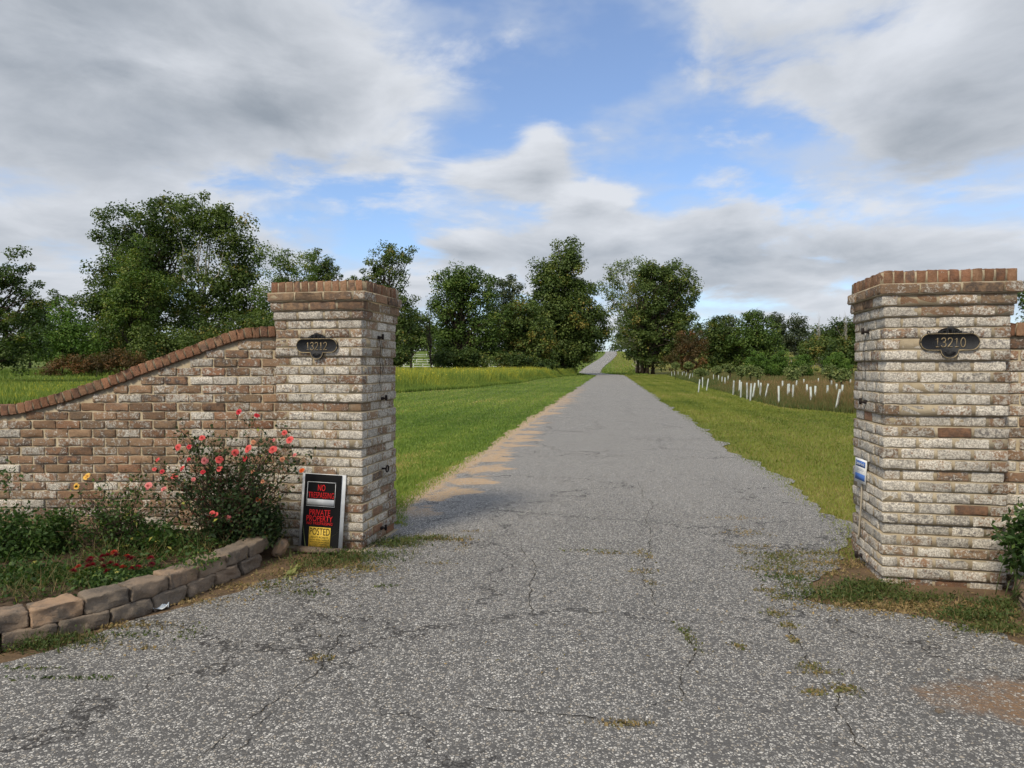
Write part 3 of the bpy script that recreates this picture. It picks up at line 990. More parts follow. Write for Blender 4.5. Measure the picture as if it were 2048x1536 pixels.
def plaque(digits, pillar_root, F, inner, cpx, label):
    # centre of the oval on the pillar's front face
    d = px_dir(*cpx)
    n = -EY
    t = (Vector((F.x, F.y, 0)) - Vector((0, 0, H))).dot(n) / d.dot(n)
    c = Vector((0, 0, H)) + d * t
    c = c - EY * 0.004
    root = empty('number_plaque', c, -ROT)
    tag(root, label, 'plaque', 'house number plaques')
    w2, h2, r = 0.185, 0.057, 0.057
    ol = []
    for a in np.linspace(90, -90, 17): ol.append((w2 - r + r * math.cos(math.radians(a)), r * math.sin(math.radians(a))))
    lc, lr = -0.057, 0.056
    ol.append((lr, -h2))
    for a in np.linspace(-12, -168, 17): ol.append((lr * math.cos(math.radians(a)), lc + lr * math.sin(math.radians(a))))
    ol.append((-lr, -h2))
    for a in np.linspace(270, 90, 17): ol.append((-(w2 - r) + r * math.cos(math.radians(a)), r * math.sin(math.radians(a))))
    ol = np.array(ol)
    mb = MB(); extrude_outline(mb, ol[::-1], -0.014, 0.012)
    plate_o = obj('plate', mb.mesh('plate'), M['bronze'], root)
    mb = MB()
    lp = np.concatenate([ol, ol[:1]])
    mb.tube(np.stack([lp[:, 0] * 0.985, np.full(len(lp), -0.014), lp[:, 1] * 0.985], 1), 0.0032, 5, cap=False)
    obj('rim', mb.mesh('rim', True), M['brass'], root)
    # scrolled crest
    mb = MB()
    hump = [(-0.088, 0.050)] + [(0.078 * math.cos(a), 0.052 + 0.046 * math.sin(a)) for a in np.linspace(math.pi, 0, 15)] + [(0.088, 0.050)]
    extrude_outline(mb, np.array(hump), -0.010, 0.008)
    for s in (-1, 1):
        for (ox, oz, r0, turns, ph) in ((0.034, 0.068, 0.022, 1.6, 2.6), (0.062, 0.062, 0.013, 1.3, 0.6), (0.132, 0.066, 0.014, 1.2, 3.4)):
            a = np.linspace(0, turns * 2 * math.pi, 26); rr = r0 * (1 - a / a[-1] * 0.75)
            mb.tube(np.stack([s * (ox + rr * np.cos(a + ph)), np.full(26, -0.013), oz + rr * np.sin(a + ph)], 1), np.linspace(0.0045, 0.0030, 26), 5)
        mb.tube(smooth_path([(s * 0.07, -0.011, 0.056), (s * 0.095, -0.011, 0.060), (s * 0.118, -0.011, 0.056), (s * 0.14, -0.011, 0.053)]), 0.006, 5)
    for a in np.linspace(25, 155, 9):
        ca, sa = math.cos(math.radians(a)), math.sin(math.radians(a))
        mb.tube([(0.010 * ca, -0.013, 0.075 + 0.006 * sa), (0.028 * ca, -0.013, 0.075 + 0.033 * sa)], [0.0042, 0.003], 4)
    obj('crest', mb.mesh('crest', True), M['bronze'], root)
    mb = MB()
    for a in np.linspace(200, 340, 9):
        ca, sa = math.cos(math.radians(a)), math.sin(math.radians(a))
        mb.tube([(0.006 * ca, -0.015, -0.058 + 0.006 * sa), (0.038 * ca, -0.015, -0.062 + 0.034 * sa)], [0.0025, 0.0045], 4)
    obj('shell_ornament', mb.mesh('shell_ornament', True), M['bronze'], root)
    hgt, wid = 0.062, 0.062
    adv = 0.0395
    x = -adv * 2
    for ch in digits:
        mb = MB()
        for st in STROKES[ch]:
            p_ = smooth_path(st, 4) if (len(st) > 3 and ch != '1') else np.array(st)
            mb.tube(np.stack([x + (p_[:, 0] - 0.24) * wid * 0.95, np.full(len(p_), -0.0155), (p_[:, 1] - 0.5) * hgt - 0.004], 1), 0.0031, 5)
        obj('numeral', mb.mesh('numeral', True), M['brass'], plate_o)
        x += adv
    return root


plaque('13212', pl, FL, 1, (635, 691.5), 'dark bronze number plaque reading 13212, on the pillar beside the rose bed')
plaque('13210', pr, FR, -1, (1898, 684), 'dark bronze number plaque reading 13210, on the pillar with the blue tag')

# ------------------------------------------------------------------ warning board
bb = PD(640, 1106, 5.575)
bb.z = 0.035
tp = Vector((bb.x, bb.y, 0)) + EY * 0.135
SB_H, SB_W = 0.605, 0.388
board = empty('warning_sign', (bb.x, bb.y, bb.z))
lean = math.asin(0.06 / SB_H)
board.rotation_euler = (Matrix.Rotation(-ROT, 3, 'Z') @ Matrix.Rotation(-lean, 3, 'X') @ Matrix.Rotation(math.radians(1.2), 3, 'Y')).to_euler()
tag(board, 'black warning board with red NO TRESPASSING lettering leaning on the pillar', 'sign')
hw = SB_W / 2
mb = MB(); mb.box((0, 0.006, SB_H / 2), (SB_W, 0.010, SB_H)); obj('backing_board', mb.mesh('backing_board'), M['white'], board)
# black sheet, slightly wavy
nu, nvv = 14, 26
uu, vv_ = np.meshgrid(np.linspace(-hw + 0.024, hw - 0.030, nu), np.linspace(0.002, SB_H - 0.004, nvv))
bulge = 0.0035 + 0.003 * np.exp(-((vv_ - SB_H * 0.94) / 0.02) ** 2) + 0.002 * np.exp(-((uu - 0.10) / 0.02) ** 2 - ((vv_ - 0.53) / 0.03) ** 2) + 0.0012 * np.sin(vv_ * 22 + uu * 5)
sv_ = np.stack([uu.ravel(), -bulge.ravel(), vv_.ravel()], 1)
q = (np.arange(nvv - 1)[:, None] * nu + np.arange(nu - 1)[None]).ravel()
mb = MB(); mb.add(sv_, np.stack([q, q + 1, q + nu + 1, q + nu], 1)); obj('black_sheet', mb.mesh('black_sheet', True), M['black'], board)
ux = lambda u_: -hw + u_ * SB_W
vz = lambda v_: SB_H * (1 - v_)
mb = MB()
for (a, b, c, d) in ((.14, .79, .110, .117), (.14, .79, .436, .442), (.135, .145, .115, .44), (.782, .79, .125, .44)):
    mb.box(((ux(a) + ux(b)) / 2, -0.0072, (vz(c) + vz(d)) / 2), (ux(b) - ux(a), 0.0012, vz(c) - vz(d)))
obj('sign_frame', mb.mesh('sign_frame'), M['white'], board)
mb = MB(); mb.box(((ux(.155) + ux(.77)) / 2, -0.0076, (vz(.345) + vz(.425)) / 2), (ux(.77) - ux(.155), 0.0012, vz(.345) - vz(.425)))
obj('blank_panel', mb.mesh('blank_panel'), M['white'], board)
mb = MB(); mb.box(((ux(.235) + ux(.73)) / 2, -0.0072, (vz(.722) + vz(.995)) / 2), (ux(.73) - ux(.235), 0.0012, vz(.722) - vz(.995)))
yp = obj('yellow_panel', mb.mesh('yellow_panel'), M['yellow'], board)
lettering(board, 'NO', ux(.385), ux(.555), vz(.232), vz(.145), 0.0088, M['red'], 0.004)
lettering(board, 'TRESPASSING', ux(.17), ux(.765), vz(.330), vz(.250), 0.0088, M['red'], 0.0)
lettering(board, 'PRIVATE', ux(.22), ux(.70), vz(.562), vz(.485), 0.0088, M['red'], 0.004)
lettering(board, 'PROPERTY', ux(.16), ux(.76), vz(.645), vz(.568), 0.0088, M['red'], 0.004)
lettering(board, 'NO TRESPASSING', ux(.17), ux(.765), vz(.690), vz(.653), 0.0088, M['red'], 0.004)
lettering(yp, 'POSTED', ux(.25), ux(.715), vz(.828), vz(.734), 0.0088, M['ink'], 0.004)
lettering(yp, 'PRIVATE PROPERTY', ux(.285), ux(.68), vz(.872), vz(.846), 0.0088, M['ink'], 0.004)
lettering(yp, 'HUNTING, FISHING, TRAPPING OR', ux(.26), ux(.71), vz(.905), vz(.885), 0.0088, M['ink'], 0.004)
lettering(yp, 'TRESPASSING FOR ANY PURPOSE', ux(.26), ux(.71), vz(.933), vz(.914), 0.0088, M['ink'], 0.004)
lettering(yp, 'IS STRICTLY FORBIDDEN', ux(.32), ux(.655), vz(.960), vz(.942), 0.0088, M['ink'], 0.004)
lettering(yp, 'VIOLATORS WILL BE PROSECUTED', ux(.26), ux(.71), vz(.989), vz(.970), 0.0088, M['ink'], 0.004)

# ------------------------------------------------------------------ gate hardware and lock box tag
def on_face(px, py, inner):
    """point on the pillar's driveway-side face"""
    Fp = FL if inner > 0 else FR
    n = EX * inner
    d = px_dir(px, py)
    t = (Vector((Fp.x, Fp.y, 0)) - Vector((0, 0, H))).dot(n) / d.dot(n)
    return Vector((0, 0, H)) + d * t, n


def hinge_pin(px, py, inner, label, ring=False):
    c, n = on_face(px, py, inner)
    root = empty('ring_bolt' if ring else 'hinge_pin', c, math.atan2(n.y, n.x))
    tag(root, label, 'bolt' if ring else 'hinge pin', None if ring else 'gate hinge pins')
    mb = MB(); mb.tube([(-0.03, 0, 0), (0.045, 0, 0)], 0.009, 7)
    obj('shank', mb.mesh('shank', True), M['iron'], root)
    mb = MB()
    if ring:
        a = np.linspace(0, 2 * math.pi, 19)
        mb.tube(np.stack([np.full(19, 0.05), 0.028 * np.cos(a), 0.028 * np.sin(a)], 1), 0.007, 6, cap=False)
        obj('ring', mb.mesh('ring', True), M['iron'], root)
    else:
        mb.tube([(0.04, 0, -0.018), (0.04, 0, 0.03)], 0.011, 7)
        obj('pin', mb.mesh('pin', True), M['iron'], root)
        mb = MB(); mb.box((0.004, 0, 0), (0.010, 0.045, 0.026)); obj('flange', mb.mesh('flange'), M['iron'], root)
    return root


hinge_pin(757, 675, 1, 'rusty hinge pin above the hanging wires on the 13212 pillar')
hinge_pin(764, 797, 1, 'rusty hinge pin below the hanging wires on the 13212 pillar')
hinge_pin(764, 937, 1, 'black iron ring on the driveway face of the 13212 pillar', ring=True)
hinge_pin(763, 1056, 1, 'rusty hinge pin low down near weeds on the 13212 pillar')
hinge_pin(1737, 664, -1, 'rusty hinge pin topmost on the 13210 pillar')
hinge_pin(1732, 804, -1, 'rusty hinge pin between the top pin and the blue tag on the 13210 pillar')
hinge_pin(1724, 1111, -1, 'rusty hinge pin below the blue tag near the ground on the 13210 pillar')


def wire(name, label, pts_px, inner, rad, mat):
    mb = MB(); pts = []
    for (a, b) in pts_px:
        c, n = on_face(a, b, inner); pts.append(tuple(c + n * 0.012))
    mb.tube(smooth_path(pts, 4), rad, 5)
    o = obj(name, mb.mesh(name, True), mat)
    tag(o, label, 'wire')


wire('gate_wire', 'thin black wire hanging in a loop from the upper hinge pin', [(756, 677), (759, 700), (757, 720), (759, 740), (757, 765), (758, 775)], 1, 0.0022, M['iron'])
wire('gate_wire', 'second thin black wire dangling beside the looped one', [(759, 677), (762, 695), (761, 715), (764, 735), (762, 745)], 1, 0.0020, M['iron'])
wire('gate_wire', 'thin dark wire running down the 13210 pillar between its hinge pins', [(1737, 668), (1731, 690), (1732, 715), (1734, 745), (1733, 770)], -1, 0.0020, M['iron'])
wire('conduit', 'pale conduit running down the 13210 pillar below the blue tag', [(1727, 965), (1726, 1000), (1723, 1040), (1720, 1078)], -1, 0.0075, M['conduit'])

c, n = on_face(1729, 942, -1)
tg = empty('lockbox_tag', c + n * 0.03 - Vector((0, 0, 0)), math.atan2(n.y, n.x) + math.pi / 2)
tg.rotation_euler = (Matrix.Rotation(math.atan2(n.y, n.x) + math.pi / 2 + math.radians(14), 3, 'Z') @ Matrix.Rotation(math.radians(4), 3, 'Y')).to_euler()
tag(tg, 'blue and white lock box tag hanging on the 13210 pillar', 'sign')
tw, th_ = 0.155, 0.185
mb = MB(); mb.box((0, 0.003, 0), (tw, 0.006, th_)); obj('plate', mb.mesh('plate'), M['white'], tg)
mb = MB(); mb.box((0, -0.0006, th_ * 0.30), (tw * 0.86, 0.0012, th_ * 0.24)); obj('blue_band', mb.mesh('blue_band'), M['blue'], tg)
mb = MB(); mb.box((0, -0.0006, -th_ * 0.25), (tw * 0.86, 0.0012, th_ * 0.26)); obj('blue_band', mb.mesh('blue_band'), M['blue'], tg)
lettering(tg, 'Sentrilock', -tw * 0.36, tw * 0.36, th_ * 0.24, th_ * 0.37, 0.0020, M['white'], 0.01)
mb = MB()
for z_ in (0.085, 0.03): mb.box((0, -0.0006, th_ * z_), (tw * 0.6, 0.0012, th_ * 0.02))
obj('fine_print', mb.mesh('fine_print'), M['pgrey'], tg)
mb = MB(); mb.tube([(0, 0.006, -th_ * 0.3), (0, 0.034, -th_ * 0.3)], 0.005, 6); obj('standoff', mb.mesh('standoff', True), M['iron'], tg)
mb = MB()
a = np.linspace(0, math.pi, 9)
pts = [(-0.012, 0.008, th_ * 0.42)] + [(-0.012 * math.cos(x), 0.008, th_ * 0.42 + 0.04 + 0.012 * math.sin(x)) for x in a] + [(0.012, 0.008, th_ * 0.42)]
mb.tube(pts, 0.004, 6); mb.tube([(0, 0.006, th_ * 0.52), (0, 0.05, th_ * 0.52)], 0.004, 6)
obj('shackle', mb.mesh('shackle', True), M['steel'], tg)

# ------------------------------------------------------------------ bed borders
stone_cache = []


def stone_mesh(L, D, Hh, seed):
    rs = np.random.default_rng(seed)
    bm = bmesh.new()
    bmesh.ops.create_cube(bm, size=1.0)
    for v in bm.verts: v.co = Vector((v.co.x * L, v.co.y * D, v.co.z * Hh))
    for v in bm.verts:                      # taper towards the back
        if v.co.y > 0: v.co.x *= 0.84
    bmesh.ops.bevel(bm, geom=bm.edges[:], offset=0.011, segments=2, affect='EDGES', profile=0.6)
    bmesh.ops.subdivide_edges(bm, edges=[e for e in bm.edges if e.calc_length() > 0.07], cuts=5, use_grid_fill=True)
    ph = rs.uniform(0, 6.3, 8); fr = rs.uniform(-60, 60, (4, 3))
    for v in bm.verts:
        c = np.array(v.co)
        s = sum(math.sin(float(fr[k] @ c) + ph[k]) for k in range(4))
        front = 1.0 if v.co.y < -D * 0.3 else 0.35
        v.co.y += s * 0.0055 * front
        v.co.z += math.sin(float(fr[1] @ c) * 1.3 + ph[5]) * 0.003
        v.co += Vector(rs.normal(size=3) * 0.0022)
    me = bpy.data.meshes.new('border_block'); bm.to_mesh(me); bm.free()
    for p_ in me.polygons: p_.use_smooth = True
    me.materials.append(M['stone'])
    return me


def resample(pts, step, start=0.0):
    pts = np.array([(p.x, p.y) for p in pts]); d = np.concatenate([[0], np.cumsum(np.hypot(*np.diff(pts, axis=0).T))])
    s = start; out = []
    while s + step < d[-1]:
        a = np.array([np.interp(s, d, pts[:, k]) for k in (0, 1)]); b = np.array([np.interp(s + step, d, pts[:, k]) for k in (0, 1)])
        out.append((a, b)); s += step
    return out


ORD = 'first second third fourth fifth sixth seventh eighth ninth tenth eleventh twelfth thirteenth'.split()


def border(pts, side, labels, colors, grp, z0=0.0):
    """two courses of wall blocks along pts; side = +1 when the bed is on the left of travel"""
    k = 0
    for crs in range(2):
        kc = 0
        for (a, b) in resample(pts, 0.262, 0.13 if crs == 0 else 0.0):
            mid = (a + b) / 2; t = (b - a) / np.linalg.norm(b - a); nn_ = np.array([-t[1], t[0]]) * side
            mid = mid + nn_ * (0.085 + 0.018 * crs)
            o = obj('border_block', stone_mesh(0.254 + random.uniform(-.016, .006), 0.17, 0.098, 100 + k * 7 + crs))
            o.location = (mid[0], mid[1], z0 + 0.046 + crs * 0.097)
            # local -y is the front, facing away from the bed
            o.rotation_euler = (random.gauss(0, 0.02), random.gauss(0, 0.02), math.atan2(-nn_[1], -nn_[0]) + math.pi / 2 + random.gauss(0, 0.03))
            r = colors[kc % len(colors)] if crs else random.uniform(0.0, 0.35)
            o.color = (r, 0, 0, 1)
            tag(o, ('%s block from the pillar, %s course, ' % (ORD[kc], ('bottom', 'top')[crs])) + labels, 'stone block', grp)
            k += 1; kc += 1


bl = [P(*q) for q in ((543, 1122), (440, 1172), (330, 1218), (240, 1248), (130, 1276), (0, 1308), (-140, 1332), (-300, 1352))]
border(bl, -1, 'rose bed border',
       [0.2, 0.15, 0.35, 0.6, 0.3, 0.1, 0.95, 0.45, 0.3, 0.5], 'rose bed border blocks')
br = [Vector((3.24, 4.40, 0)), Vector((3.14, 4.10, 0)), Vector((3.22, 3.6, 0)), Vector((3.6, 3.0, 0)), Vector((4.2, 2.6, 0))]
border(br, 1, 'border beside the 13210 pillar',
       [0.8, 0.5, 0.4], 'right bed border blocks', -0.02)

# raised bed soil
def bed(name, poly, z):
    bm = bmesh.new()
    vs = [bm.verts.new((p_[0], p_[1], z)) for p_ in poly]
    f = bm.faces.new(vs)
    bmesh.ops.triangulate(bm, faces=[f])
    bmesh.ops.subdivide_edges(bm, edges=bm.edges[:], cuts=5, use_grid_fill=True)
    for v in bm.verts: v.co.z += random.gauss(0, 0.006)
    bmesh.ops.recalc_face_normals(bm, faces=bm.faces[:])
    me = bpy.data.meshes.new(name); bm.to_mesh(me); bm.free()
    o = obj(name, me, M['soil']); tag(o, kind='structure'); return o


bed('planting_bed', [(p.x - 0.13, p.y + 0.05) for p in bl] + [(-6.3, 3.6), (-6.3, 5.88), (-1.9, 5.88)], 0.115)
bed('planting_bed', [(p.x + 0.12, p.y) for p in br] + [(5.2, 2.8), (5.0, 4.4), (3.42, 4.72)], 0.10)


def rock(name, px, py, Y, size, rot, color, label, seed, zoff=0.0):
    rs = np.random.default_rng(seed)
    bm = bmesh.new(); bmesh.ops.create_cube(bm, size=1.0)
    for v in bm.verts:
        v.co = Vector((v.co.x * size[0], v.co.y * size[1], v.co.z * size[2])) * rs.uniform(0.82, 1.08)
    bmesh.ops.bevel(bm, geom=bm.edges[:], offset=min(size) * 0.12, segments=2, affect='EDGES')
    bmesh.ops.subdivide_edges(bm, edges=[e for e in bm.edges if e.calc_length() > 0.05], cuts=2, use_grid_fill=True)
    for v in bm.verts: v.co += Vector(rs.normal(size=3) * 0.0028)
    me = bpy.data.meshes.new(name); bm.to_mesh(me); bm.free()
    for p_ in me.polygons: p_.use_smooth = True
    me.materials.append(M['stone'])
    R = Euler(rot).to_matrix()
    zmin = min((R @ v.co).z for v in me.vertices)
    c = PD(px, py, Y)
    o = obj(name, me, None, None, (c.x, c.y, zoff - zmin - 0.006), rot)
    o.color = color; tag(o, label, 'stone'); return o


rock('leaning_stone', 560, 1105, 5.42, (0.10, 0.07, 0.16), (0.3, 0.45, 0.5), (1.0, 0, 0, 1), 'tan broken stone propped between the bed border and the warning board', 3)
rock('flat_stone', 640, 1112, 5.55, (0.40, 0.12, 0.048), (0, 0, -ROT), (0.55, 0, 0, 1), 'flat brown stone lying under the warning board', 5)
rock('pebble', 1878, 1427, P(1878, 1427).y, (0.035, 0.03, 0.022), (0, 0, 0.4), (0.15, 0, 0, 1), 'small dark pebble on the asphalt below the 13210 pillar', 6)

# crumpled litter
bm = bmesh.new(); bmesh.ops.create_grid(bm, x_segments=9, y_segments=7, size=0.5)
for v in bm.verts:
    v.co.x *= 0.15; v.co.y *= 0.075
    v.co.z = 0.014 + random.gauss(0, 0.006) + 0.012 * math.sin(v.co.x * 60) * math.cos(v.co.y * 80)
me = bpy.data.meshes.new('litter'); bm.to_mesh(me); bm.free()
pp = P(314, 1218)
o = obj('litter', me, M['paper'], None, (pp.x, pp.y - 0.02, 0.010), (0, 0, 0.35))
tag(o, 'crumpled white scrap of litter against the rose bed border', 'litter')


# ------------------------------------------------------------------ trees
def lobe_points(lobes, Y, n, shell=0.45):
    """points in ellipsoids given as (px, py, rx, ry) at depth Y"""
    k = Y / F_PX
    cs = [PD(a, b, Y) for (a, b, _, _) in lobes]
    rad = np.array([[rx * k, 0.85 * max(min(rx, 1.3 * ry), 0.5 * rx) * k, ry * k] for (_, _, rx, ry) in lobes])
    vol = rad.prod(1) ** 0.8
    idx = rng.choice(len(lobes), n, p=vol / vol.sum())
    d = rand_dirs(n)
    r = rng.uniform(0, 1, n) ** shell
    base = np.array([tuple(c) for c in cs])
    return base[idx] + d * r[:, None] * rad[idx], d, idx


def tree(name, label, Y, bx, lobes, ramp, n_clump, per, clump_r, leaf, bark='bark', trunk_r=0.25, cat='tree', group=None, multi=1, limbs=0.5, base_z=None, shell=0.45, droop=0.0, tint=0.5, spread_base=0.0, lo=0.12, bare=0):
    leaf, per = leaf * 0.78, per * 1.45
    xb = (bx - CX) / F_PX * Y
    zb = float(terr(xb, Y)) if base_z is None else base_z
    root = empty(name, (xb, Y, zb))
    tag(root, label, cat, group)
    org = np.array([xb, Y, zb])
    pts, dirs, idx = lobe_points(lobes, Y, n_clump, shell)
    pts[:, 2] = np.maximum(pts[:, 2], zb + clump_r * 0.3)
    top = pts[:, 2].max(); hgt = top - zb
    # wood
    wd = MB()
    stems = []
    for s in range(multi):
        off = np.array([rng.normal() * spread_base, rng.normal() * spread_base * 0.5, 0])
        near = pts[rng.integers(len(pts))] if multi > 1 else pts[pts[:, 2] > zb + 0.7 * hgt].mean(0)
        tipz = zb + hgt * (0.9 if multi == 1 else rng.uniform(0.6, 0.85))
        tip = np.array([near[0], near[1], tipz])
        b0 = org + off - np.array([0, 0, 0.15])
        t = np.linspace(0, 1, 8)[:, None]
        path = b0 * (1 - t) + tip * t
        path[1:-1, :2] += rng.normal(size=(6, 2)) * hgt * 0.012
        path[:, :2] = b0[:2] + (path[:, :2] - b0[:2]) * (0.35 * t + 0.65 * t ** 1.5)
        r_ = trunk_r / math.sqrt(multi) * (1 - 0.88 * t[:, 0] ** 0.8)
        r_[0] *= 1.35
        wd.tube(path, r_, 7)
        stems.append((path, r_))
    nl = int(n_clump * limbs) + bare
    for j in range(nl):
        p = pts[rng.integers(len(pts))]
        if j >= nl - bare:
            p = p + np.array([0, 0, clump_r * 1.2]) + rng.normal(size=3) * clump_r * 0.5
        path, r_ = stems[rng.integers(len(stems))]
        hz = zb + (p[2] - zb) * rng.uniform(0.35, 0.8)
        kk = int(np.clip(np.searchsorted(path[:, 2], hz), 1, len(path) - 1))
        a = path[kk - 1] + (path[kk] - path[kk - 1]) * rng.uniform(0, 1)
        t = np.linspace(0, 1, 5)[:, None]
        ln = np.linalg.norm(p - a)
        q = a * (1 - t) + p * t
        q[1:-1] += rng.normal(size=(3, 3)) * ln * 0.05
        q[:, 2] += np.sin(t[:, 0] * math.pi) * ln * 0.08
        r0 = min(r_[kk] * 0.7, 0.018 * ln + 0.015)
        wd.tube(q, r0 * (1 - 0.8 * t[:, 0]), 5, cap=False)
    tr = obj('trunk', None); tr_me = MB()
    bpy.data.objects.remove(tr)
    vv = np.concatenate(wd.v) - org
    me = mesh_np('trunk', vv, [np.concatenate(x) for x in wd.f.values()], None, True)
    obj('trunk', me, M[bark], root)
    # crown
    if per:
        lb = MB()
        cnt = np.maximum(2 if per < 5 else 3, rng.poisson(per * 1.2, n_clump))
        rep = np.repeat(np.arange(n_clump), cnt)
        m = len(rep)
        cr = clump_r * rng.uniform(0.6, 1.25, n_clump)
        off = rng.normal(size=(m, 3)) * 0.5 * cr[rep][:, None]
        nrm_ = np.linalg.norm(off, axis=1) / cr[rep]
        off *= np.where(nrm_ > 0.95, 0.95 / np.maximum(nrm_, 1e-6) * rng.uniform(0.5, 1, m), 1)[:, None]
        off[:, 2] *= 0.75
        lp = pts[rep] + off
        lp[:, 2] = np.maximum(lp[:, 2], zb + 0.1)
        ct = np.clip(rng.normal(tint, 0.20, n_clump), 0, 0.97)
        lt = np.clip(ct[rep] + rng.normal(size=m) * 0.13, 0, 0.94)
        nrm = unit(off + np.array([0, 0, 0.6 * clump_r]))
        leaves(lb, lp - org, leaf * rng.uniform(0.6, 1.3, m), lt, 0.7, nrm, droop=droop)
        obj('crown', lb.mesh('crown'), M['leaf_' + ramp], root)
    return root


GT = 'trees behind the wing wall'
tree('broadleaf_tree', 'dark tree standing alone beyond the lowest end of the brick wing wall', 62, -30,
     [(-70, 570, 90, 80), (20, 550, 50, 60), (62, 610, 30, 60), (-20, 660, 110, 80), (40, 700, 50, 40)], 'dark', 190, 70, 1.0, 0.30, trunk_r=0.3, group=GT)
tree('sycamore_tree', 'tallest dark sycamore with a broad crown rising behind the wing wall', 105, 300,
     [(330, 455, 75, 60), (300, 520, 100, 70), (232, 450, 45, 45), (225, 560, 50, 70), (290, 610, 110, 80), (200, 620, 45, 50)], 'dark', 330, 62, 1.9, 0.52, trunk_r=0.5, limbs=0.5, group=GT)
tree('sycamore_tree', 'sycamore with pale branches showing through its crown behind the wing wall', 102, 405,
     [(400, 435, 60, 50), (450, 470, 60, 60), (490, 520, 38, 60), (430, 560, 80, 60), (480, 600, 50, 60), (395, 640, 70, 60), (460, 640, 60, 50)], 'olive', 300, 55, 1.7, 0.50, 'sycbark', 0.34, limbs=0.05, group=GT, tint=0.45, bare=2)
tree('young_tree', 'lighter green young tree in front of the tallest dark sycamore', 94, 262,
     [(262, 520, 34, 50), (285, 560, 50, 50), (265, 620, 50, 70)], 'mid', 120, 60, 1.5, 0.42, trunk_r=0.22, group=GT, tint=0.6)
tree('green_shrub', 'bright green vine-covered shrub at the foot of the tall sycamores', 88, 125,
     [(130, 650, 45, 50), (105, 690, 45, 45), (160, 690, 45, 50)], 'bright', 110, 60, 1.4, 0.36, trunk_r=0.12, cat='shrub', multi=3, spread_base=0.8, group=GT, tint=0.35)
tree('thicket_shrub', 'dark tangled thicket under the tallest sycamore', 96, 210,
     [(200, 690, 70, 50), (260, 690, 60, 50)], 'dark', 120, 60, 1.5, 0.40, trunk_r=0.12, cat='shrub', multi=4, spread_base=1.5, group=GT)
tree('thicket_shrub', 'olive thicket below the pale-branched sycamore', 92, 380,
     [(330, 690, 70, 45), (420, 680, 70, 50), (500, 670, 60, 55)], 'olive', 170, 60, 1.5, 0.40, trunk_r=0.12, cat='shrub', multi=5, spread_base=3, group=GT)
tree('thicket_shrub', 'low brown brush at the edge of the field behind the wall', 84, 225,
     [(170, 728, 60, 15), (240, 722, 60, 18), (120, 735, 50, 12)], 'rust', 110, 50, 1.0, 0.28, trunk_r=0.06, cat='shrub', multi=4, spread_base=2, group=GT)
tree('small_tree', 'dark small tree seen in the gap beside the lone dark tree', 150, 60,
     [(75, 625, 35, 25), (120, 610, 40, 30), (60, 670, 70, 50)], 'dark', 110, 50, 1.8, 0.6, trunk_r=0.25, group=GT)
tree('locust_tree', 'light green feathery tree behind the left end of the 13212 pillar cap', 98, 575,
     [(560, 530, 45, 40), (600, 545, 30, 45), (560, 600, 60, 50), (610, 620, 60, 50), (540, 660, 60, 60)], 'mid', 190, 60, 1.5, 0.36, trunk_r=0.3, group=GT, tint=0.62)
tree('oval_tree', 'dense oval tree showing just above the 13212 pillar cap', 118, 648,
     [(643, 520, 25, 32), (648, 560, 35, 40), (660, 620, 50, 50), (650, 690, 50, 50)], 'dark', 150, 65, 1.5, 0.48, trunk_r=0.3, group=GT, shell=0.35)
tree('sycamore_tree', 'open-crowned tree leaning right behind the 13212 pillar', 92, 765,
     [(775, 515, 32, 30), (812, 515, 24, 20), (745, 545, 30, 25), (770, 580, 50, 50), (815, 620, 25, 40), (720, 570, 26, 18), (790, 680, 40, 50)], 'olive', 190, 48, 1.1, 0.36, trunk_r=0.28, limbs=0.6, group=GT, tint=0.4)
tree('dead_tree', 'bare twiggy tree beside the pasture fence gap', 98, 862,
     [(855, 640, 20, 60), (868, 680, 15, 40)], 'olive', 30, 2, 0.7, 0.3, 'bark', 0.12, limbs=1.1)
tree('walnut_tree', 'rounded green tree between the pasture gap and the roadside giant', 108, 915,
     [(905, 572, 44, 42), (948, 574, 44, 44), (896, 630, 46, 50), (960, 640, 54, 58), (910, 695, 58, 42), (975, 700, 22, 28)], 'mid', 300, 56, 1.5, 0.44, trunk_r=0.38, limbs=0.6, tint=0.45)
tree('thicket_shrub', 'dark undergrowth round the trunk of the rounded green tree', 100, 915, [(890, 718, 34, 18), (930, 715, 40, 22), (960, 724, 22, 14)], 'dark', 120, 50, 1.0, 0.34, trunk_r=0.08, cat='shrub', multi=4, spread_base=2)
tree('thicket_shrub', 'dark undergrowth below the drooping broad-leaved tree', 104, 1020, [(1015, 722, 26, 16), (1050, 728, 40, 16), (1085, 735, 40, 14)], 'dark', 120, 50, 1.0, 0.34, trunk_r=0.08, cat='shrub', multi=4, spread_base=2)
tree('thicket_shrub', 'dark brush at the foot of the open-crowned leaning tree', 90, 790, [(795, 712, 26, 18), (770, 720, 40, 16)], 'dark', 90, 50, 1.0, 0.34, trunk_r=0.08, cat='shrub', multi=3, spread_base=1.5)
tree('broadleaf_tree', 'dark tree half hidden behind the 13212 pillar and the pasture gap', 145, 822, [(820, 650, 34, 34), (850, 672, 34, 24), (790, 680, 40, 36)], 'dark', 130, 52, 2.0, 0.6, trunk_r=0.3)
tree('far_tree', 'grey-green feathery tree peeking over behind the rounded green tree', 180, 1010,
     [(1010, 580, 40, 30), (1010, 640, 45, 50)], 'blue', 120, 50, 2.2, 0.7, trunk_r=0.35, tint=0.5)
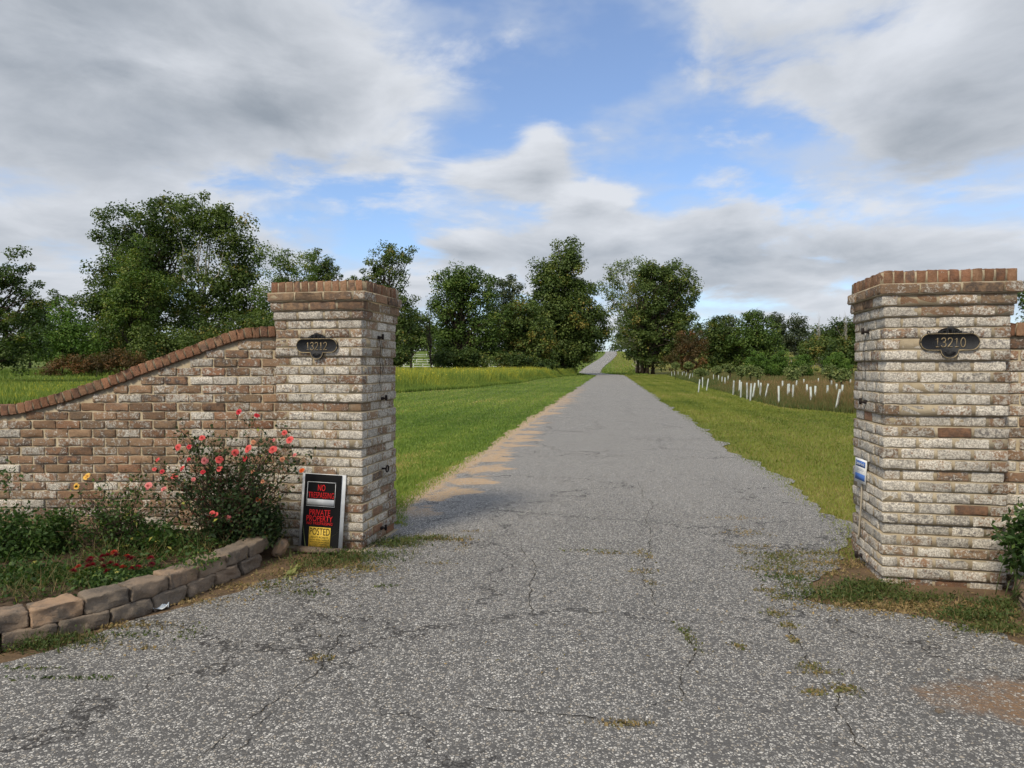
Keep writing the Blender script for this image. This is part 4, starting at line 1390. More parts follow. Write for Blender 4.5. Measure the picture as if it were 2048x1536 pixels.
tree('chestnut_tree', 'pale broad-leaved tree with low drooping boughs left of the roadside giant', 112, 1055,
     [(1040, 630, 38, 36), (1030, 670, 48, 40), (1010, 705, 32, 25), (1070, 690, 45, 55)], 'olive', 170, 50, 1.5, 0.52, trunk_r=0.3, tint=0.62, droop=0.6)
tree('roadside_tree', 'huge dense conical tree overhanging the left side of the road', 122, 1130,
     [(1135, 512, 28, 36), (1128, 555, 60, 42), (1082, 550, 20, 32), (1120, 610, 84, 52), (1150, 650, 68, 56), (1095, 665, 66, 58), (1108, 712, 74, 38), (1186, 662, 28, 42), (1160, 700, 40, 30)], 'olive', 640, 66, 1.8, 0.52, trunk_r=0.55, shell=0.36, tint=0.5)
tree('sycamore_tree', 'sparse sycamore with white bare branches right of the road', 150, 1268,
     [(1240, 550, 34, 36), (1275, 545, 32, 32), (1215, 575, 20, 40), (1245, 610, 40, 45), (1255, 670, 40, 45)], 'pale', 170, 26, 1.6, 0.50, 'sycbark', 0.42, multi=2, spread_base=1.0, limbs=0.6, bare=8, tint=0.25)
tree('sycamore_tree', 'full leafy sycamore clump with several dark trunks right of the road', 136, 1300,
     [(1300, 560, 34, 36), (1345, 560, 50, 42), (1372, 605, 32, 54), (1305, 610, 58, 54), (1345, 660, 58, 54), (1285, 660, 46, 52), (1310, 705, 66, 32)], 'olive', 460, 60, 1.7, 0.52, trunk_r=0.75, multi=5, spread_base=2.4, limbs=0.5, tint=0.46)
tree('russet_shrub', 'russet bush at the foot of the sycamore clump', 118, 1378,
     [(1380, 690, 32, 32), (1370, 722, 40, 22)], 'rust', 90, 50, 1.1, 0.36, trunk_r=0.12, cat='shrub', multi=3, spread_base=1, tint=0.4)
tree('hedgerow_tree', 'dark hedgerow tree just beyond the russet bush', 128, 1440,
     [(1438, 668, 38, 34), (1425, 710, 42, 36), (1462, 712, 35, 34)], 'dark', 150, 58, 1.4, 0.45, trunk_r=0.25, tint=0.5)
tree('hedgerow_tree', 'taller pointed hedgerow tree beside the brush bank', 124, 1510,
     [(1505, 645, 26, 26), (1535, 660, 24, 26), (1505, 690, 48, 44), (1535, 705, 30, 30)], 'mid', 190, 58, 1.4, 0.42, trunk_r=0.28, tint=0.45)
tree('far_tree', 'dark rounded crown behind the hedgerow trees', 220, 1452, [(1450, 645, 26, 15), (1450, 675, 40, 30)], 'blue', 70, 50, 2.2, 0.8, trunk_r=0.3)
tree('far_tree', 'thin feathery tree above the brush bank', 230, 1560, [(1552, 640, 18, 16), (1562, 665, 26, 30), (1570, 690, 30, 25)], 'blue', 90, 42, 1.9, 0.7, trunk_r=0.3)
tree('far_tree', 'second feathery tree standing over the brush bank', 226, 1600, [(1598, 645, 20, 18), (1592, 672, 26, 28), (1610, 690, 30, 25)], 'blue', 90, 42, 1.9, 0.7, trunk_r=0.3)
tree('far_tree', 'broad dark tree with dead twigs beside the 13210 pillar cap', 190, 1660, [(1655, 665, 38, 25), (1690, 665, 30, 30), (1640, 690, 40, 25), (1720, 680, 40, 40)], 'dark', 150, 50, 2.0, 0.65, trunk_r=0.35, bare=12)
tree('snag', 'tall bleached dead snag poking above the far trees', 185, 1638, [(1637, 640, 6, 30), (1630, 655, 10, 15)], 'olive', 12, 0, 0.4, 0.3, 'deadwood', 0.16, limbs=1.0)
tree('snag', 'second bleached snag touching the 13210 pillar cap', 185, 1692, [(1692, 635, 8, 30), (1686, 650, 12, 20)], 'olive', 14, 0, 0.4, 0.3, 'deadwood', 0.16, limbs=1.0)
tree('vine_covered_tree', 'olive vine-covered tree with a pale broken trunk', 100, 1645, [(1640, 690, 28, 20), (1660, 700, 22, 28), (1625, 705, 22, 18)], 'olive', 90, 55, 1.1, 0.36, 'sycbark', 0.2, tint=0.6)
tree('dark_shrub', 'dark shrub beside the vine-covered tree', 92, 1690, [(1690, 700, 30, 22), (1680, 722, 45, 20), (1725, 705, 30, 30)], 'dark', 110, 55, 1.1, 0.34, trunk_r=0.12, cat='shrub', multi=3, spread_base=1)
tree('broadleaf_tree', 'green tree glimpsed past the outer edge of the 13210 pillar', 48, 2075, [(2072, 600, 34, 26), (2080, 640, 40, 40), (2110, 590, 50, 50)], 'mid', 90, 60, 0.8, 0.26, trunk_r=0.2)

# feathery young trees in the planted field
for (bx, lobes, lab) in (
        (1511, [(1511, 722, 20, 18), (1505, 738, 18, 12)], 'feathery bright green young cypress below the pointed hedgerow tree'),
        (1540, [(1538, 738, 18, 16)], 'small feathery young cypress in the middle of the planted row'),
        (1562, [(1560, 722, 16, 20), (1566, 738, 18, 14)], 'pointed feathery young cypress beside the brush bank'),
        (1604, [(1602, 726, 22, 18), (1612, 740, 20, 12)], 'rounded feathery young cypress before the brush bank'),
        (1676, [(1672, 726, 24, 20), (1686, 738, 18, 14)], 'largest feathery young cypress beside the 13210 pillar')):
    tree('young_cypress', lab, 74, bx, lobes, 'bright', 90, 70, 0.45, 0.16, trunk_r=0.06, multi=1, limbs=0.3, group='young trees in the planted field', tint=0.3)

# far wood on the crest
for j in range(30):
    px = -40 + j * 73 + random.uniform(-18, 18)
    hh = random.uniform(34, 62)
    if 1195 < px < 1250: px = 1262
    Yf = random.uniform(345, 385)
    zc0 = HOR - (8.6 - H) / Yf * F_PX
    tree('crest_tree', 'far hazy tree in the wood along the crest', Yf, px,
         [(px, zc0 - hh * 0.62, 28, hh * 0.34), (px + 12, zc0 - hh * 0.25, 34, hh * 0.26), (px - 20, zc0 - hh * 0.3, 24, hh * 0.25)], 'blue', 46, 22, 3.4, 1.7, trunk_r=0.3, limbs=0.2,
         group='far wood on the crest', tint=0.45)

# ------------------------------------------------------------------ planted field: tubes and saplings
TUBES = [(70, 225, 70), (100, 225, 100), (138, 225, 138), (182, 228, 182), (200, 222, 200), (228, 232, 214), (268, 246, 252), (290, 240, 290), (366, 308, 352), (395, 282, 395),
         (454, 297, 437), (510, 262, 510), (563, 266, 563), (598, 276, 598), (630, 281, 630), (663, 270, 663), (725, 322, 718), (785, 315, 780), (797, 336, 797), (863, 345, 866),
         (908, 352, 898), (945, 347, 918), (983, 316, 988), (1002, 346, 996), (1083, 353, 1050), (1197, 378, 1197), (1235, 326, 1235), (1292, 360, 1292), (1308, 358, 1316), (1345, 368, 1345),
         (1383, 318, 1372), (1460, 300, 1460), (1490, 365, 1497), (1528, 388, 1538), (1578, 380, 1578), (1613, 290, 1613), (1755, 320, 1745), (1708, 375, 1708), (1800, 360, 1794), (1838, 409, 1795),
         (1864, 370, 1850), (1945, 305, 1945)]
TUBE_H = 0.78
tm = {}
for (tx, ty, bx) in TUBES:
    pxt, pyt, pxb = 1330 + tx / 5.251, 700 + ty / 5.251, 1330 + bx / 5.251
    Yt = min(115.0, 1021.0 / (pyt - 733.0))
    top = PD(pxt, pyt, Yt)
    xb = (pxb - CX) / F_PX * Yt
    base = Vector((xb, Yt, float(terr(xb, Yt))))
    ax = Vector((top.x - base.x, rng.normal() * 0.03, TUBE_H))
    if 'm' not in tm:
        mb = MB(); a = np.linspace(0, 2 * math.pi, 13)[:-1]
        # open corrugated tube with inner wall
        ring = lambda r, z: np.stack([r * np.cos(a), r * np.sin(a), np.full(12, z)], 1)
        v = np.concatenate([ring(0.038, -0.03), ring(0.037, TUBE_H), ring(0.032, TUBE_H), ring(0.032, 0.05)])
        k = np.arange(12); k2 = (k + 1) % 12
        mb.add(v, np.concatenate([np.stack([k + 12 * r, k2 + 12 * r, k2 + 12 * r + 12, k + 12 * r + 12], 1) for r in range(3)]))
        tm['m'] = mb.mesh('tube_shell', True)
        mb = MB(); mb.box((0.046, 0, 0.31), (0.018, 0.018, 0.74)); tm['s'] = mb.mesh('stake')
    root = empty('tree_tube', base)
    root.rotation_euler = ax.to_track_quat('Z', 'Y').to_euler()
    leanpx = abs(tx - bx)
    near = Yt < 40
    if leanpx > 24: lab = 'pale plastic tree tube leaning sharply at the edge of the tall grass'
    elif leanpx > 5: lab = 'slightly tilted pale plastic tree tube in the tall brown grass'
    else: lab = 'upright pale plastic tree tube in the planted field'
    tag(root, lab, 'tree tube', 'tree tubes in the planted field')
    sh = obj('tube_shell', tm['m'], M['tube'], root)
    if near: obj('stake', tm['s'], M['post'], root, None, (0, 0, rng.uniform(0, 6)))

SAP = [(110, 165, 45, 30, 80), (250, 165, 50, 35, 80), (375, 235, 70, 35, 60), (545, 215, 45, 35, 62), (685, 195, 50, 40, 60), (800, 225, 45, 50, 55), (900, 225, 60, 55, 48), (975, 235, 40, 45, 50),
       (1350, 255, 70, 55, 45), (1290, 230, 30, 40, 55), (1730, 225, 70, 60, 42), (1850, 270, 70, 65, 36), (1440, 200, 45, 40, 60)]
for j, (a, b, rx, ry, Ys) in enumerate(SAP):
    cx_, cy_, rx_, ry_ = 1330 + a / 5.251, 700 + b / 5.251, rx / 5.251, ry / 5.251
    wide = rx > 60
    lab = 'loose leafy sapling growing out of a tree tube, wide crowned' if wide else 'slender leafy sapling growing out of a tree tube'
    tree('sapling', lab, Ys, cx_, [(cx_, cy_, rx_, ry_), (cx_ + rng.normal() * 3, cy_ - ry_ * 0.5, rx_ * 0.6, ry_ * 0.6)], 'pale', 60, 16, 0.30, 0.15, trunk_r=0.035, limbs=0.35,
         group='saplings in the planted field', tint=0.4, cat='sapling')

# brush bank with old posts
for j in range(16):
    px = 1572 + j * 5.2 + random.uniform(-2, 2); Yp = random.uniform(168, 186)
    xb = (px - CX) / F_PX * Yp
    mb = MB(); hgt = random.uniform(1.6, 2.4)
    mb.tube([(0, 0, -0.1), (random.gauss(0, 0.05), 0, hgt)], [0.07, 0.055], 6)
    o = obj('trellis_post', mb.mesh('trellis_post', True), M['deadwood'], None, (xb, Yp, float(terr(xb, Yp))))
    tag(o, 'grey wooden post standing in the brush bank beyond the planted field', 'post', 'posts in the brush bank')


# ------------------------------------------------------------------ pasture fences
def fence(label, x0px, x1px, Yf, zrel, n, hgt):
    xa, xb = (x0px - CX) / F_PX * Yf, (x1px - CX) / F_PX * Yf
    root = empty('pasture_fence', (xa, Yf, float(terr(xa, Yf)) + zrel))
    tag(root, label, 'fence', 'white pasture fences')
    z0 = float(terr(xa, Yf))
    step = (xb - xa) / (n - 1)
    pm = MB(); pm.box((0, 0, hgt / 2 - 0.1), (0.14, 0.14, hgt + 0.2)); pm = pm.mesh('post')
    rm = MB(); rm.box((step / 2, -0.10, 0), (step - 0.01, 0.05, 0.11)); rm = rm.mesh('rail')
    for k in range(n):
        obj('post', pm, M['fence'], root, (k * step, 0, 0))
        if k < n - 1:
            for zr in (0.55, 1.15): obj('rail', rm, M['fence'], root, (k * step, 0, zr))
    return root


fence('lower white board fence along the foot of the pasture', 770, 1130, 172, 0, 20, 1.35)
fence('upper white board fence across the pasture slope', 770, 1130, 200, 0, 18, 1.4)
fence('small white board fence near the top of the pasture slope', 770, 1130, 236, 0, 14, 1.4)


# ------------------------------------------------------------------ grass
def ground_z(x, y): return terr(x, y)


def scatter(n, y0, y1, xl, xr, pw=1.0):
    """points with density falling off with distance; xl, xr functions of y"""
    uu = rng.uniform(0, 1, n)
    if pw == 1.0: y = y0 * (y1 / y0) ** uu
    else:
        e = 1 - pw; y = (y0 ** e + uu * (y1 ** e - y0 ** e)) ** (1 / e)
    a, b = xl(y), xr(y)
    x = a + (b - a) * rng.uniform(0, 1, n)
    return x, y


def patch(x, y, s, seed):
    r = np.random.default_rng(seed)
    v = 0
    for k in range(5):
        fx, fy = r.normal(size=2) * s * (1.6 ** k); p_ = r.uniform(0, 6.3)
        v = v + np.sin(x * fx + y * fy + p_) / (1.25 ** k)
    return v / 2.6


def grass_obj(name, label, x, y, h, wd, tint, ramp, lean=0.35, tip=None, cat='grass'):
    z = ground_z(x, y)
    mb = MB(); blades(mb, np.stack([x, y, z - 0.01], 1), h, wd, tint, lean, tip)
    o = obj(name, mb.mesh(name), M['leaf_' + ramp])
    tag(o, label, cat, None, 'stuff')
    return o


# mown lawns
n = 190000
x, y = scatter(n, 6.4, 130, lambda y: np.maximum(-0.36 * y, -22) , lambda y: left_edge(y) + 0.05 + rng.normal(size=len(y)) * 0.10, 1.5)
k = ~((x < -1.05) & (y < 6.5)) & (x < left_edge(y) + 0.20)
x, y = x[k], y[k]
t = np.clip(0.48 + 0.26 * patch(x, y, 0.25, 1) + 0.16 * patch(x, y, 1.8, 2) + 0.10 * np.sin((x - 0.1455 * y) * 5.2) + rng.normal(size=len(x)) * 0.16, 0, 1)
grass_obj('lawn_grass', 'short mown green grass left of the driveway', x, y, (0.045 + 0.02 * rng.uniform(size=len(x))) * (1 + 0.006 * y), 0.006 + 0.0011 * y, t, 'lawnl', 0.5)


def right_bound(y):   # edge between the mown verge and the tall grass
    return np.interp(y, [5, 20, 22, 25, 31, 40, 56, 90, 130], [14, 12.2, 10.9, 9.9, 10.8, 12.6, 15.4, 21.8, 29.0])


n = 170000
x, y = scatter(n, 5.3, 125, lambda y: right_edge(y) - 0.05 + rng.normal(size=len(y)) * 0.10, lambda y: right_bound(y) + 0.2, 1.5)
k = x > right_edge(y) - 0.20
x, y = x[k], y[k]
t = np.clip(0.46 + 0.24 * patch(x, y, 0.22, 3) + 0.18 * patch(x, y, 1.5, 4) + 0.10 * np.sin((x - 0.1455 * y) * 5.2) + rng.normal(size=len(x)) * 0.16, 0, 1)
grass_obj('verge_grass', 'short olive mown grass right of the driveway', x, y, (0.045 + 0.02 * rng.uniform(size=len(x))) * (1 + 0.006 * y), 0.006 + 0.0011 * y, t, 'lawnr', 0.5)


# tall meadow left of the road
def meadow_front(x_over_y):
    return np.interp(x_over_y, [-0.30, -0.172, -0.054, 0.012, 0.063, 0.10], [37, 39, 47, 65, 95, 118])


n = 130000
r_ = rng.uniform(-0.30, 0.095, n)
yf = meadow_front(r_)
y = yf + (rng.uniform(0, 1, n) ** 1.4) * np.maximum(108 - yf, 10)
x = r_ * y
dep = np.clip((y - yf) / 12.0, 0, 1)
pt = patch(x, y, 0.35, 5)
h = 0.26 + (1.05 + 0.28 * pt) * sstep(0.15, 0.75, dep) * rng.uniform(0.65, 1.12, n)
t = np.clip(0.40 + 0.26 * dep + 0.20 * pt + rng.normal(size=n) * 0.16, 0, 0.9)
tip = np.where((rng.uniform(size=n) < 0.14 * (0.5 + 0.5 * pt)) & (dep > 0.3), 0.93, t)
grass_obj('meadow_growth', 'tall yellow-green goldenrod meadow beyond the left lawn', x, y, h, 0.030 + 0.0007 * y, t, 'meadow', 0.16, tip, 'meadow plants')
# goldenrod plumes
n = 3000
r_ = rng.uniform(-0.26, 0.05, n); yf = meadow_front(r_) + 5; y = yf + rng.uniform(0, 1, n) * 22; x = r_ * y
kk = patch(x, y, 0.35, 5) + rng.normal(size=n) * 0.4 > 0.0
x, y = x[kk], y[kk]; n = len(x)
lb = MB(); leaves(lb, np.stack([x, y, terr(x, y) + rng.uniform(0.55, 1.45, n)], 1), rng.uniform(0.07, 0.16, n), np.clip(rng.normal(0.90, 0.05, n), 0, 1), 0.5)
o = obj('goldenrod_flowers', lb.mesh('goldenrod_flowers'), M['leaf_meadow']); tag(o, 'small yellow flower plumes topping the tall meadow', 'flowers', None, 'stuff')

# field behind the wing wall
n = 60000
x, y = scatter(n, 26, 100, lambda y: -0.86 * y, lambda y: -0.36 * y, 1.3)
t = np.clip(0.45 + 0.25 * patch(x, y, 0.2, 7) + rng.normal(size=n) * 0.16, 0, 0.9)
h = 0.12 + 0.14 * rng.uniform(size=n) + 0.30 * (patch(x, y, 0.3, 8) > 0.45) * rng.uniform(size=n) + 0.5 * sstep(80, 95, y)
grass_obj('field_grass', 'rough yellowish grass in the field behind the wing wall', x, y, h, 0.02 + 0.0010 * y, t, 'meadow', 0.3)

# tall brown grass of the planted field
n = 150000
x, y = scatter(n, 19, 125, lambda y: right_bound(y), lambda y: np.maximum(0.62 * y, right_bound(y) + 3), 1.35)
dep = np.clip((x - right_bound(y)) / 1.6, 0, 1)
pt = patch(x, y, 0.30, 9)
t = np.clip(0.18 + 0.30 * dep * (0.75 + 0.5 * pt) + rng.normal(size=n) * 0.13, 0, 0.86)
t = np.where((y > 50), np.clip(t - 0.16, 0, 1), t)
h = 0.20 + (0.44 + 0.14 * pt) * dep * rng.uniform(0.6, 1.2, n)
tip = np.clip(t + np.where(rng.uniform(size=n) < 0.35, 0.32, 0.05), 0, 1)
grass_obj('tall_grass', 'tall rusty brown grass among the tree tubes', x, y, h, 0.012 + 0.0010 * y, t, 'brown', 0.28, tip)
# grass on the hill verge beside the far road, pasture
n = 40000
x, y = scatter(n, 128, 330, lambda y: -0.22 * y, lambda y: 0.20 * y, 1.0)
k = (x < left_edge(y) - 0.4) | (x > right_edge(y) + 0.4); x, y = x[k], y[k]
grass_obj('pasture_grass', 'green pasture grass on the rising slope', x, y, 0.12 + 0.2 * rng.uniform(size=len(x)), 0.25, np.clip(rng.normal(0.5, 0.18, len(x)), 0, 1), 'lawnl', 0.4)


# ------------------------------------------------------------------ weeds at the pillars and in the cracks
def weed_patch(mb, cx_, cy_, sx, sy, n, hmin, hmax, tmean, tsd, wd=0.006, rot=0.0, lean=0.8):
    g = rng.normal(size=(n, 2)) * np.array([sx, sy]) * 0.5
    c_, s_ = math.cos(rot), math.sin(rot)
    x = cx_ + g[:, 0] * c_ - g[:, 1] * s_; y = cy_ + g[:, 0] * s_ + g[:, 1] * c_
    blades(mb, np.stack([x, y, np.full(n, 0.006)], 1), rng.uniform(hmin, hmax, n), wd, np.clip(rng.normal(tmean, tsd, n), 0, 1), lean)


def weeds(name, label, spots, leafn=0.0):
    mb = MB()
    for (px, py, wpx, dpx, n, h0, h1, t) in spots:
        p_ = P(px, py); k = p_.y / F_PX
        weed_patch(mb, p_.x, p_.y, wpx * k, dpx * k * p_.y / H * 0.9, int(n * 0.75), h0, h1, t, 0.30)
        m = int(n * leafn)
        if m:
            g = rng.normal(size=(m, 2)) * np.array([wpx * k, dpx * k * p_.y / H * 0.9]) * 0.5
            leaves(mb, np.stack([p_.x + g[:, 0], p_.y + g[:, 1], rng.uniform(0.01, h1 * 0.6, m)], 1), rng.uniform(0.012, 0.03, m), np.clip(rng.normal(t - 0.1, 0.12, m), 0, 1), 0.6)
    o = obj(name, mb.mesh(name), M['leaf_dry']); tag(o, label, 'weeds', None, 'stuff')
    return o


weeds('pillar_weeds', 'ragged green weeds and straw at the foot of the 13212 pillar',
      [(700, 1118, 120, 14, 900, .03, .10, .18), (790, 1090, 60, 10, 700, .03, .09, .2), (860, 1080, 70, 7, 500, .02, .06, .4), (730, 1140, 60, 10, 300, .02, .06, .65), (640, 1130, 90, 14, 500, .02, .07, .3),
       (600, 1150, 80, 14, 300, .01, .04, .7), (560, 1175, 60, 16, 160, .01, .05, .35), (610, 1190, 50, 8, 100, .01, .04, .3), (910, 1082, 40, 4, 120, .01, .03, .8), (480, 1175, 120, 10, 300, .01, .03, .85), (380, 1205, 90, 8, 200, .01, .03, .9),
       (705, 1085, 14, 12, 60, .08, .24, .6), (250, 1255, 120, 10, 260, .01, .04, .8), (120, 1285, 130, 14, 420, .02, .08, .3), (40, 1295, 120, 18, 700, .03, .12, .15)], 0.5)
weeds('pillar_weeds', 'matted green weeds and straw at the foot of the 13210 pillar',
      [(1680, 1195, 100, 18, 1000, .02, .07, .15), (1740, 1180, 80, 16, 900, .03, .09, .15), (1830, 1200, 130, 14, 700, .02, .07, .25), (1780, 1215, 180, 12, 700, .01, .04, .8), (1950, 1235, 90, 16, 900, .03, .08, .15),
       (1990, 1260, 90, 16, 700, .02, .06, .3), (1880, 1225, 170, 16, 700, .01, .04, .85), (1650, 1110, 110, 10, 500, .01, .04, .6), (1690, 1130, 90, 10, 400, .01, .05, .75), (1620, 1150, 100, 10, 350, .01, .04, .7), (2010, 1215, 60, 10, 500, .03, .09, .15)], 0.5)
spots = []
for (px, py, wpx, dpx, n, t) in ((1558, 1115, 44, 10, 260, .45), (1570, 1130, 60, 12, 300, .5), (1578, 1158, 44, 12, 260, .12), (1595, 1175, 30, 8, 120, .5), (1525, 1140, 50, 10, 120, .6), (1465, 1038, 50, 4, 70, .85), (1490, 1068, 40, 8, 110, .8),
                                 (1500, 1095, 44, 6, 90, .75), (1485, 1108, 20, 5, 40, .7), (1535, 1183, 22, 7, 70, .65), (1568, 1198, 26, 8, 90, .55), (1552, 1230, 24, 9, 80, .6), (1578, 1255, 20, 8, 60, .65), (1586, 1284, 10, 8, 40, .6),
                                 (1622, 1338, 28, 12, 90, .6), (1645, 1350, 40, 4, 30, .8), (1686, 1382, 24, 14, 90, .6), (1630, 1388, 24, 8, 50, .7), (1478, 1297, 14, 8, 40, .6), (1190, 1104, 50, 4, 80, .45), (1235, 1110, 50, 3, 50, .8),
                                 (1285, 1145, 26, 6, 60, .75), (1290, 1110, 14, 14, 50, .7), (1305, 1170, 14, 8, 30, .7), (1378, 1275, 14, 26, 90, .4), (1250, 1452, 60, 8, 80, .75), (640, 1320, 24, 8, 50, .7), (370, 1270, 30, 14, 50, .3),
                                 (285, 1300, 40, 6, 30, .85), (270, 1272, 50, 6, 50, .2), (150, 1360, 90, 5, 60, .15), (60, 1340, 90, 6, 50, .3), (950, 1065, 30, 3, 40, .8), (930, 1095, 14, 14, 40, .7), (880, 1130, 40, 4, 40, .75), (770, 1175, 30, 4, 40, .3)):
    spots.append((px, py, wpx * 1.2, dpx * 1.1, int(n * 2.2), .006, .026, t))
weeds('crack_weeds', 'small tufts of dry grass growing along cracks in the asphalt', spots, 0.3)


# ------------------------------------------------------------------ plants in the bed
def petal_rose(seed, petals=17, flat=0.0):
    rs = np.random.default_rng(seed); mb = MB()
    for j in range(petals):
        f = j / petals
        a0 = j * 2.4
        rad = 0.15 + 0.85 * f; hgt = 0.75 - 0.35 * f - flat * 0.3
        wdt = 0.55 + 0.35 * f
        n_ = 5; vs, ts = [], []
        for r_ in range(4):
            s = r_ / 3
            for q_ in range(n_):
                u_ = q_ / (n_ - 1) - 0.5
                a = a0 + u_ * wdt * 2.2 * (0.5 + 0.6 * s) / (0.45 + rad * 0.6)
                rr = rad * (0.25 + 0.75 * s) * (1 + 0.15 * s * s * f) - 0.06 * (abs(u_) * 2) ** 2
                zz = hgt * math.sin(s * math.pi * (0.5 + 0.22 * f)) - 0.05 * (abs(u_) * 2) ** 2 + rs.normal() * 0.02
                vs.append((rr * math.cos(a), rr * math.sin(a), zz)); ts.append(1 - s)
        q = np.array([[r_ * n_ + c_, r_ * n_ + c_ + 1, (r_ + 1) * n_ + c_ + 1, (r_ + 1) * n_ + c_] for r_ in range(3) for c_ in range(n_ - 1)])
        mb.add(np.array(vs), q, np.array(ts))
    return mb.mesh('flower', True)


def mum_head(seed):
    rs = np.random.default_rng(seed); mb = MB()
    for j in range(70):
        f = math.sqrt((j + 0.5) / 70); a = j * 2.39996
        d = np.array([math.cos(a) * f, math.sin(a) * f, 0.75 * (1 - f * f) + 0.1])
        t = np.array([-math.sin(a), math.cos(a), 0]) * 0.10
        mb.add(np.array([d * 0.35 - t * 0.5, d * 0.35 + t * 0.5, d * 1.0 + t * 0.6, d * 1.05 + np.array([0, 0, 0.05]), d * 1.0 - t * 0.6]), np.array([[0, 1, 2, 3, 4]]), rs.uniform(0, 1))
    return mb.mesh('flower_head')


rose_me = [petal_rose(s) for s in range(4)]
open_me = [petal_rose(9, 8, 1.0)]


def rose_bush(name, label, org, flowers, tips_px, Yr, n_leaf, ramp, canes, seed, leaf=0.035):
    root = empty(name, org); tag(root, label, 'rose bush')
    o_ = np.array(org)
    cn = MB(); ends = []

    def cane(tip, r0=0.005):
        b = np.array([rng.normal() * 0.10, rng.normal() * 0.05, -0.02])
        t = np.linspace(0, 1, 7)[:, None]
        tip_l = tip - o_
        p_ = b * (1 - t) + tip_l * t
        p_[:, :2] = b[:2] + (tip_l - b)[:2] * (0.25 * t + 0.75 * t ** 1.6)
        p_[1:-1] += rng.normal(size=(5, 3)) * 0.018
        cn.tube(p_, r0 * (1 - 0.7 * t[:, 0]), 5)
        return p_
    paths = []
    for (a, b) in tips_px:
        paths.append(cane(np.array(PD(a, b, rng.uniform(*Yr)))))
    fo = []
    for (a, b, r, c, op) in flowers:
        pos = np.array(PD(a, b, rng.uniform(Yr[0], sum(Yr) / 2)))
        paths.append(cane(pos, 0.004)); fo.append((pos - o_, r, c, op))
    for _ in range(canes):      # side twigs
        p_ = paths[rng.integers(len(paths))]; k = rng.integers(2, 6)
        d = rng.normal(size=3) * 0.13; d[2] = abs(d[2]) * 0.9 + 0.02
        t = np.linspace(0, 1, 4)[:, None]
        q = p_[k] + d * t + rng.normal(size=(4, 3)) * 0.008
        cn.tube(q, 0.0026 * (1 - 0.6 * t[:, 0]), 4); paths.append(np.concatenate([q[:1], q[:1], q[:1], q]))
    obj('canes', cn.mesh('canes', True), M['cane'], root)
    lb = MB()
    P_ = np.stack([p_[-7:] for p_ in paths])
    m = n_leaf
    pi = rng.integers(len(P_), size=m); f = (1 - rng.uniform(0, 1, m) ** 1.7) * 5.99
    k = f.astype(int); fr = (f - k)[:, None]
    pos = P_[pi, k] * (1 - fr) + P_[pi, np.minimum(k + 1, 6)] * fr + rng.normal(size=(m, 3)) * 0.028
    pos[:, 2] = np.maximum(pos[:, 2], 0.01)
    tt = np.clip(rng.normal(0.45, 0.2, m), 0, 0.9)
    tt = np.where(rng.uniform(size=m) < 0.05, 0.95, tt); tt = np.where(rng.uniform(size=m) < 0.012, 1.0, tt)
    leaves(lb, pos, leaf * rng.uniform(0.5, 1.2, m), tt, 0.6)
    obj('foliage', lb.mesh('foliage'), M['leaf_' + ramp], root)
    for (pos, r, c, op) in fo:
        me = open_me[0] if op else rose_me[random.randrange(4)]
        fl = obj('flower', me, M['petal'], root, tuple(pos), (math.radians(random.uniform(35, 75)), random.uniform(-0.5, 0.5), random.uniform(-0.6, 0.6)), (r, r, r))
        fl.color = c
    return root


CORAL, PINK, DEEP, ORANGE, PEACH, YELL = (0.72, 0.12, 0.11, 1), (0.75, 0.24, 0.23, 1), (0.60, 0.045, 0.06, 1), (0.85, 0.16, 0.03, 1), (0.70, 0.32, 0.18, 1), (0.85, 0.52, 0.10, 1)
RO = [(970, 115, 26, DEEP), (1130, 150, 26, DEEP), (1393, 307, 24, CORAL), (1445, 378, 35, CORAL), (1288, 467, 37, CORAL), (1062, 458, 37, CORAL), (930, 493, 32, CORAL), (1025, 547, 24, DEEP), (625, 357, 27, CORAL),
      (405, 445, 30, CORAL), (215, 562, 24, CORAL), (505, 558, 22, DEEP), (645, 568, 32, PINK), (782, 562, 36, CORAL), (790, 645, 28, CORAL), (447, 643, 28, CORAL), (180, 650, 20, CORAL), (255, 668, 20, DEEP),
      (632, 675, 22, DEEP), (367, 717, 32, CORAL), (545, 742, 20, PINK), (128, 805, 35, PINK), (270, 835, 26, PINK), (720, 1058, 24, CORAL), (757, 1070, 22, CORAL), (868, 1097, 24, PINK), (1147, 930, 24, ORANGE),
      (1490, 515, 20, PINK), (1555, 662, 26, ORANGE), (1190, 762, 20, PEACH), (1370, 555, 24, PEACH), (1100, 395, 22, PEACH), (1100, 670, 18, PEACH), (505, 440, 22, DEEP), (1290, 375, 16, PINK)]
fl = [(270 + a / 4.656, 800 + b / 4.656, r / 4.656 / F_PX * 5.35 * 1.05, c, False) for (a, b, r, c) in RO]
base = PD(455, 1075, 5.42); base.z = 0.115
tips = [(rng.uniform(300, 575), rng.uniform(860, 1010)) for _ in range(62)] + [(490, 830), (510, 838), (350, 850), (360, 855), (415, 845), (595, 910), (590, 935), (600, 960), (560, 880), (580, 870)] + [(rng.uniform(470, 570), rng.uniform(960, 1060)) for _ in range(30)]
rose_bush('rose_bush', 'sprawling rose bush covered in coral pink roses against the wing wall', base, fl, tips, (5.1, 5.62), 6800, 'rose', 170, 1)
base = PD(235, 1110, 5.15); base.z = 0.115
tips = [(rng.uniform(160, 300), rng.uniform(965, 1060)) for _ in range(34)] + [(205, 950), (215, 965), (285, 960), (270, 975)]
rose_bush('rose_bush', 'thin rose bush with two yellow blooms', base, [(175, 953, 0.032, YELL, True), (154, 972, 0.027, YELL, True)], tips, (4.95, 5.5), 1900, 'weed', 90, 2, 0.032)

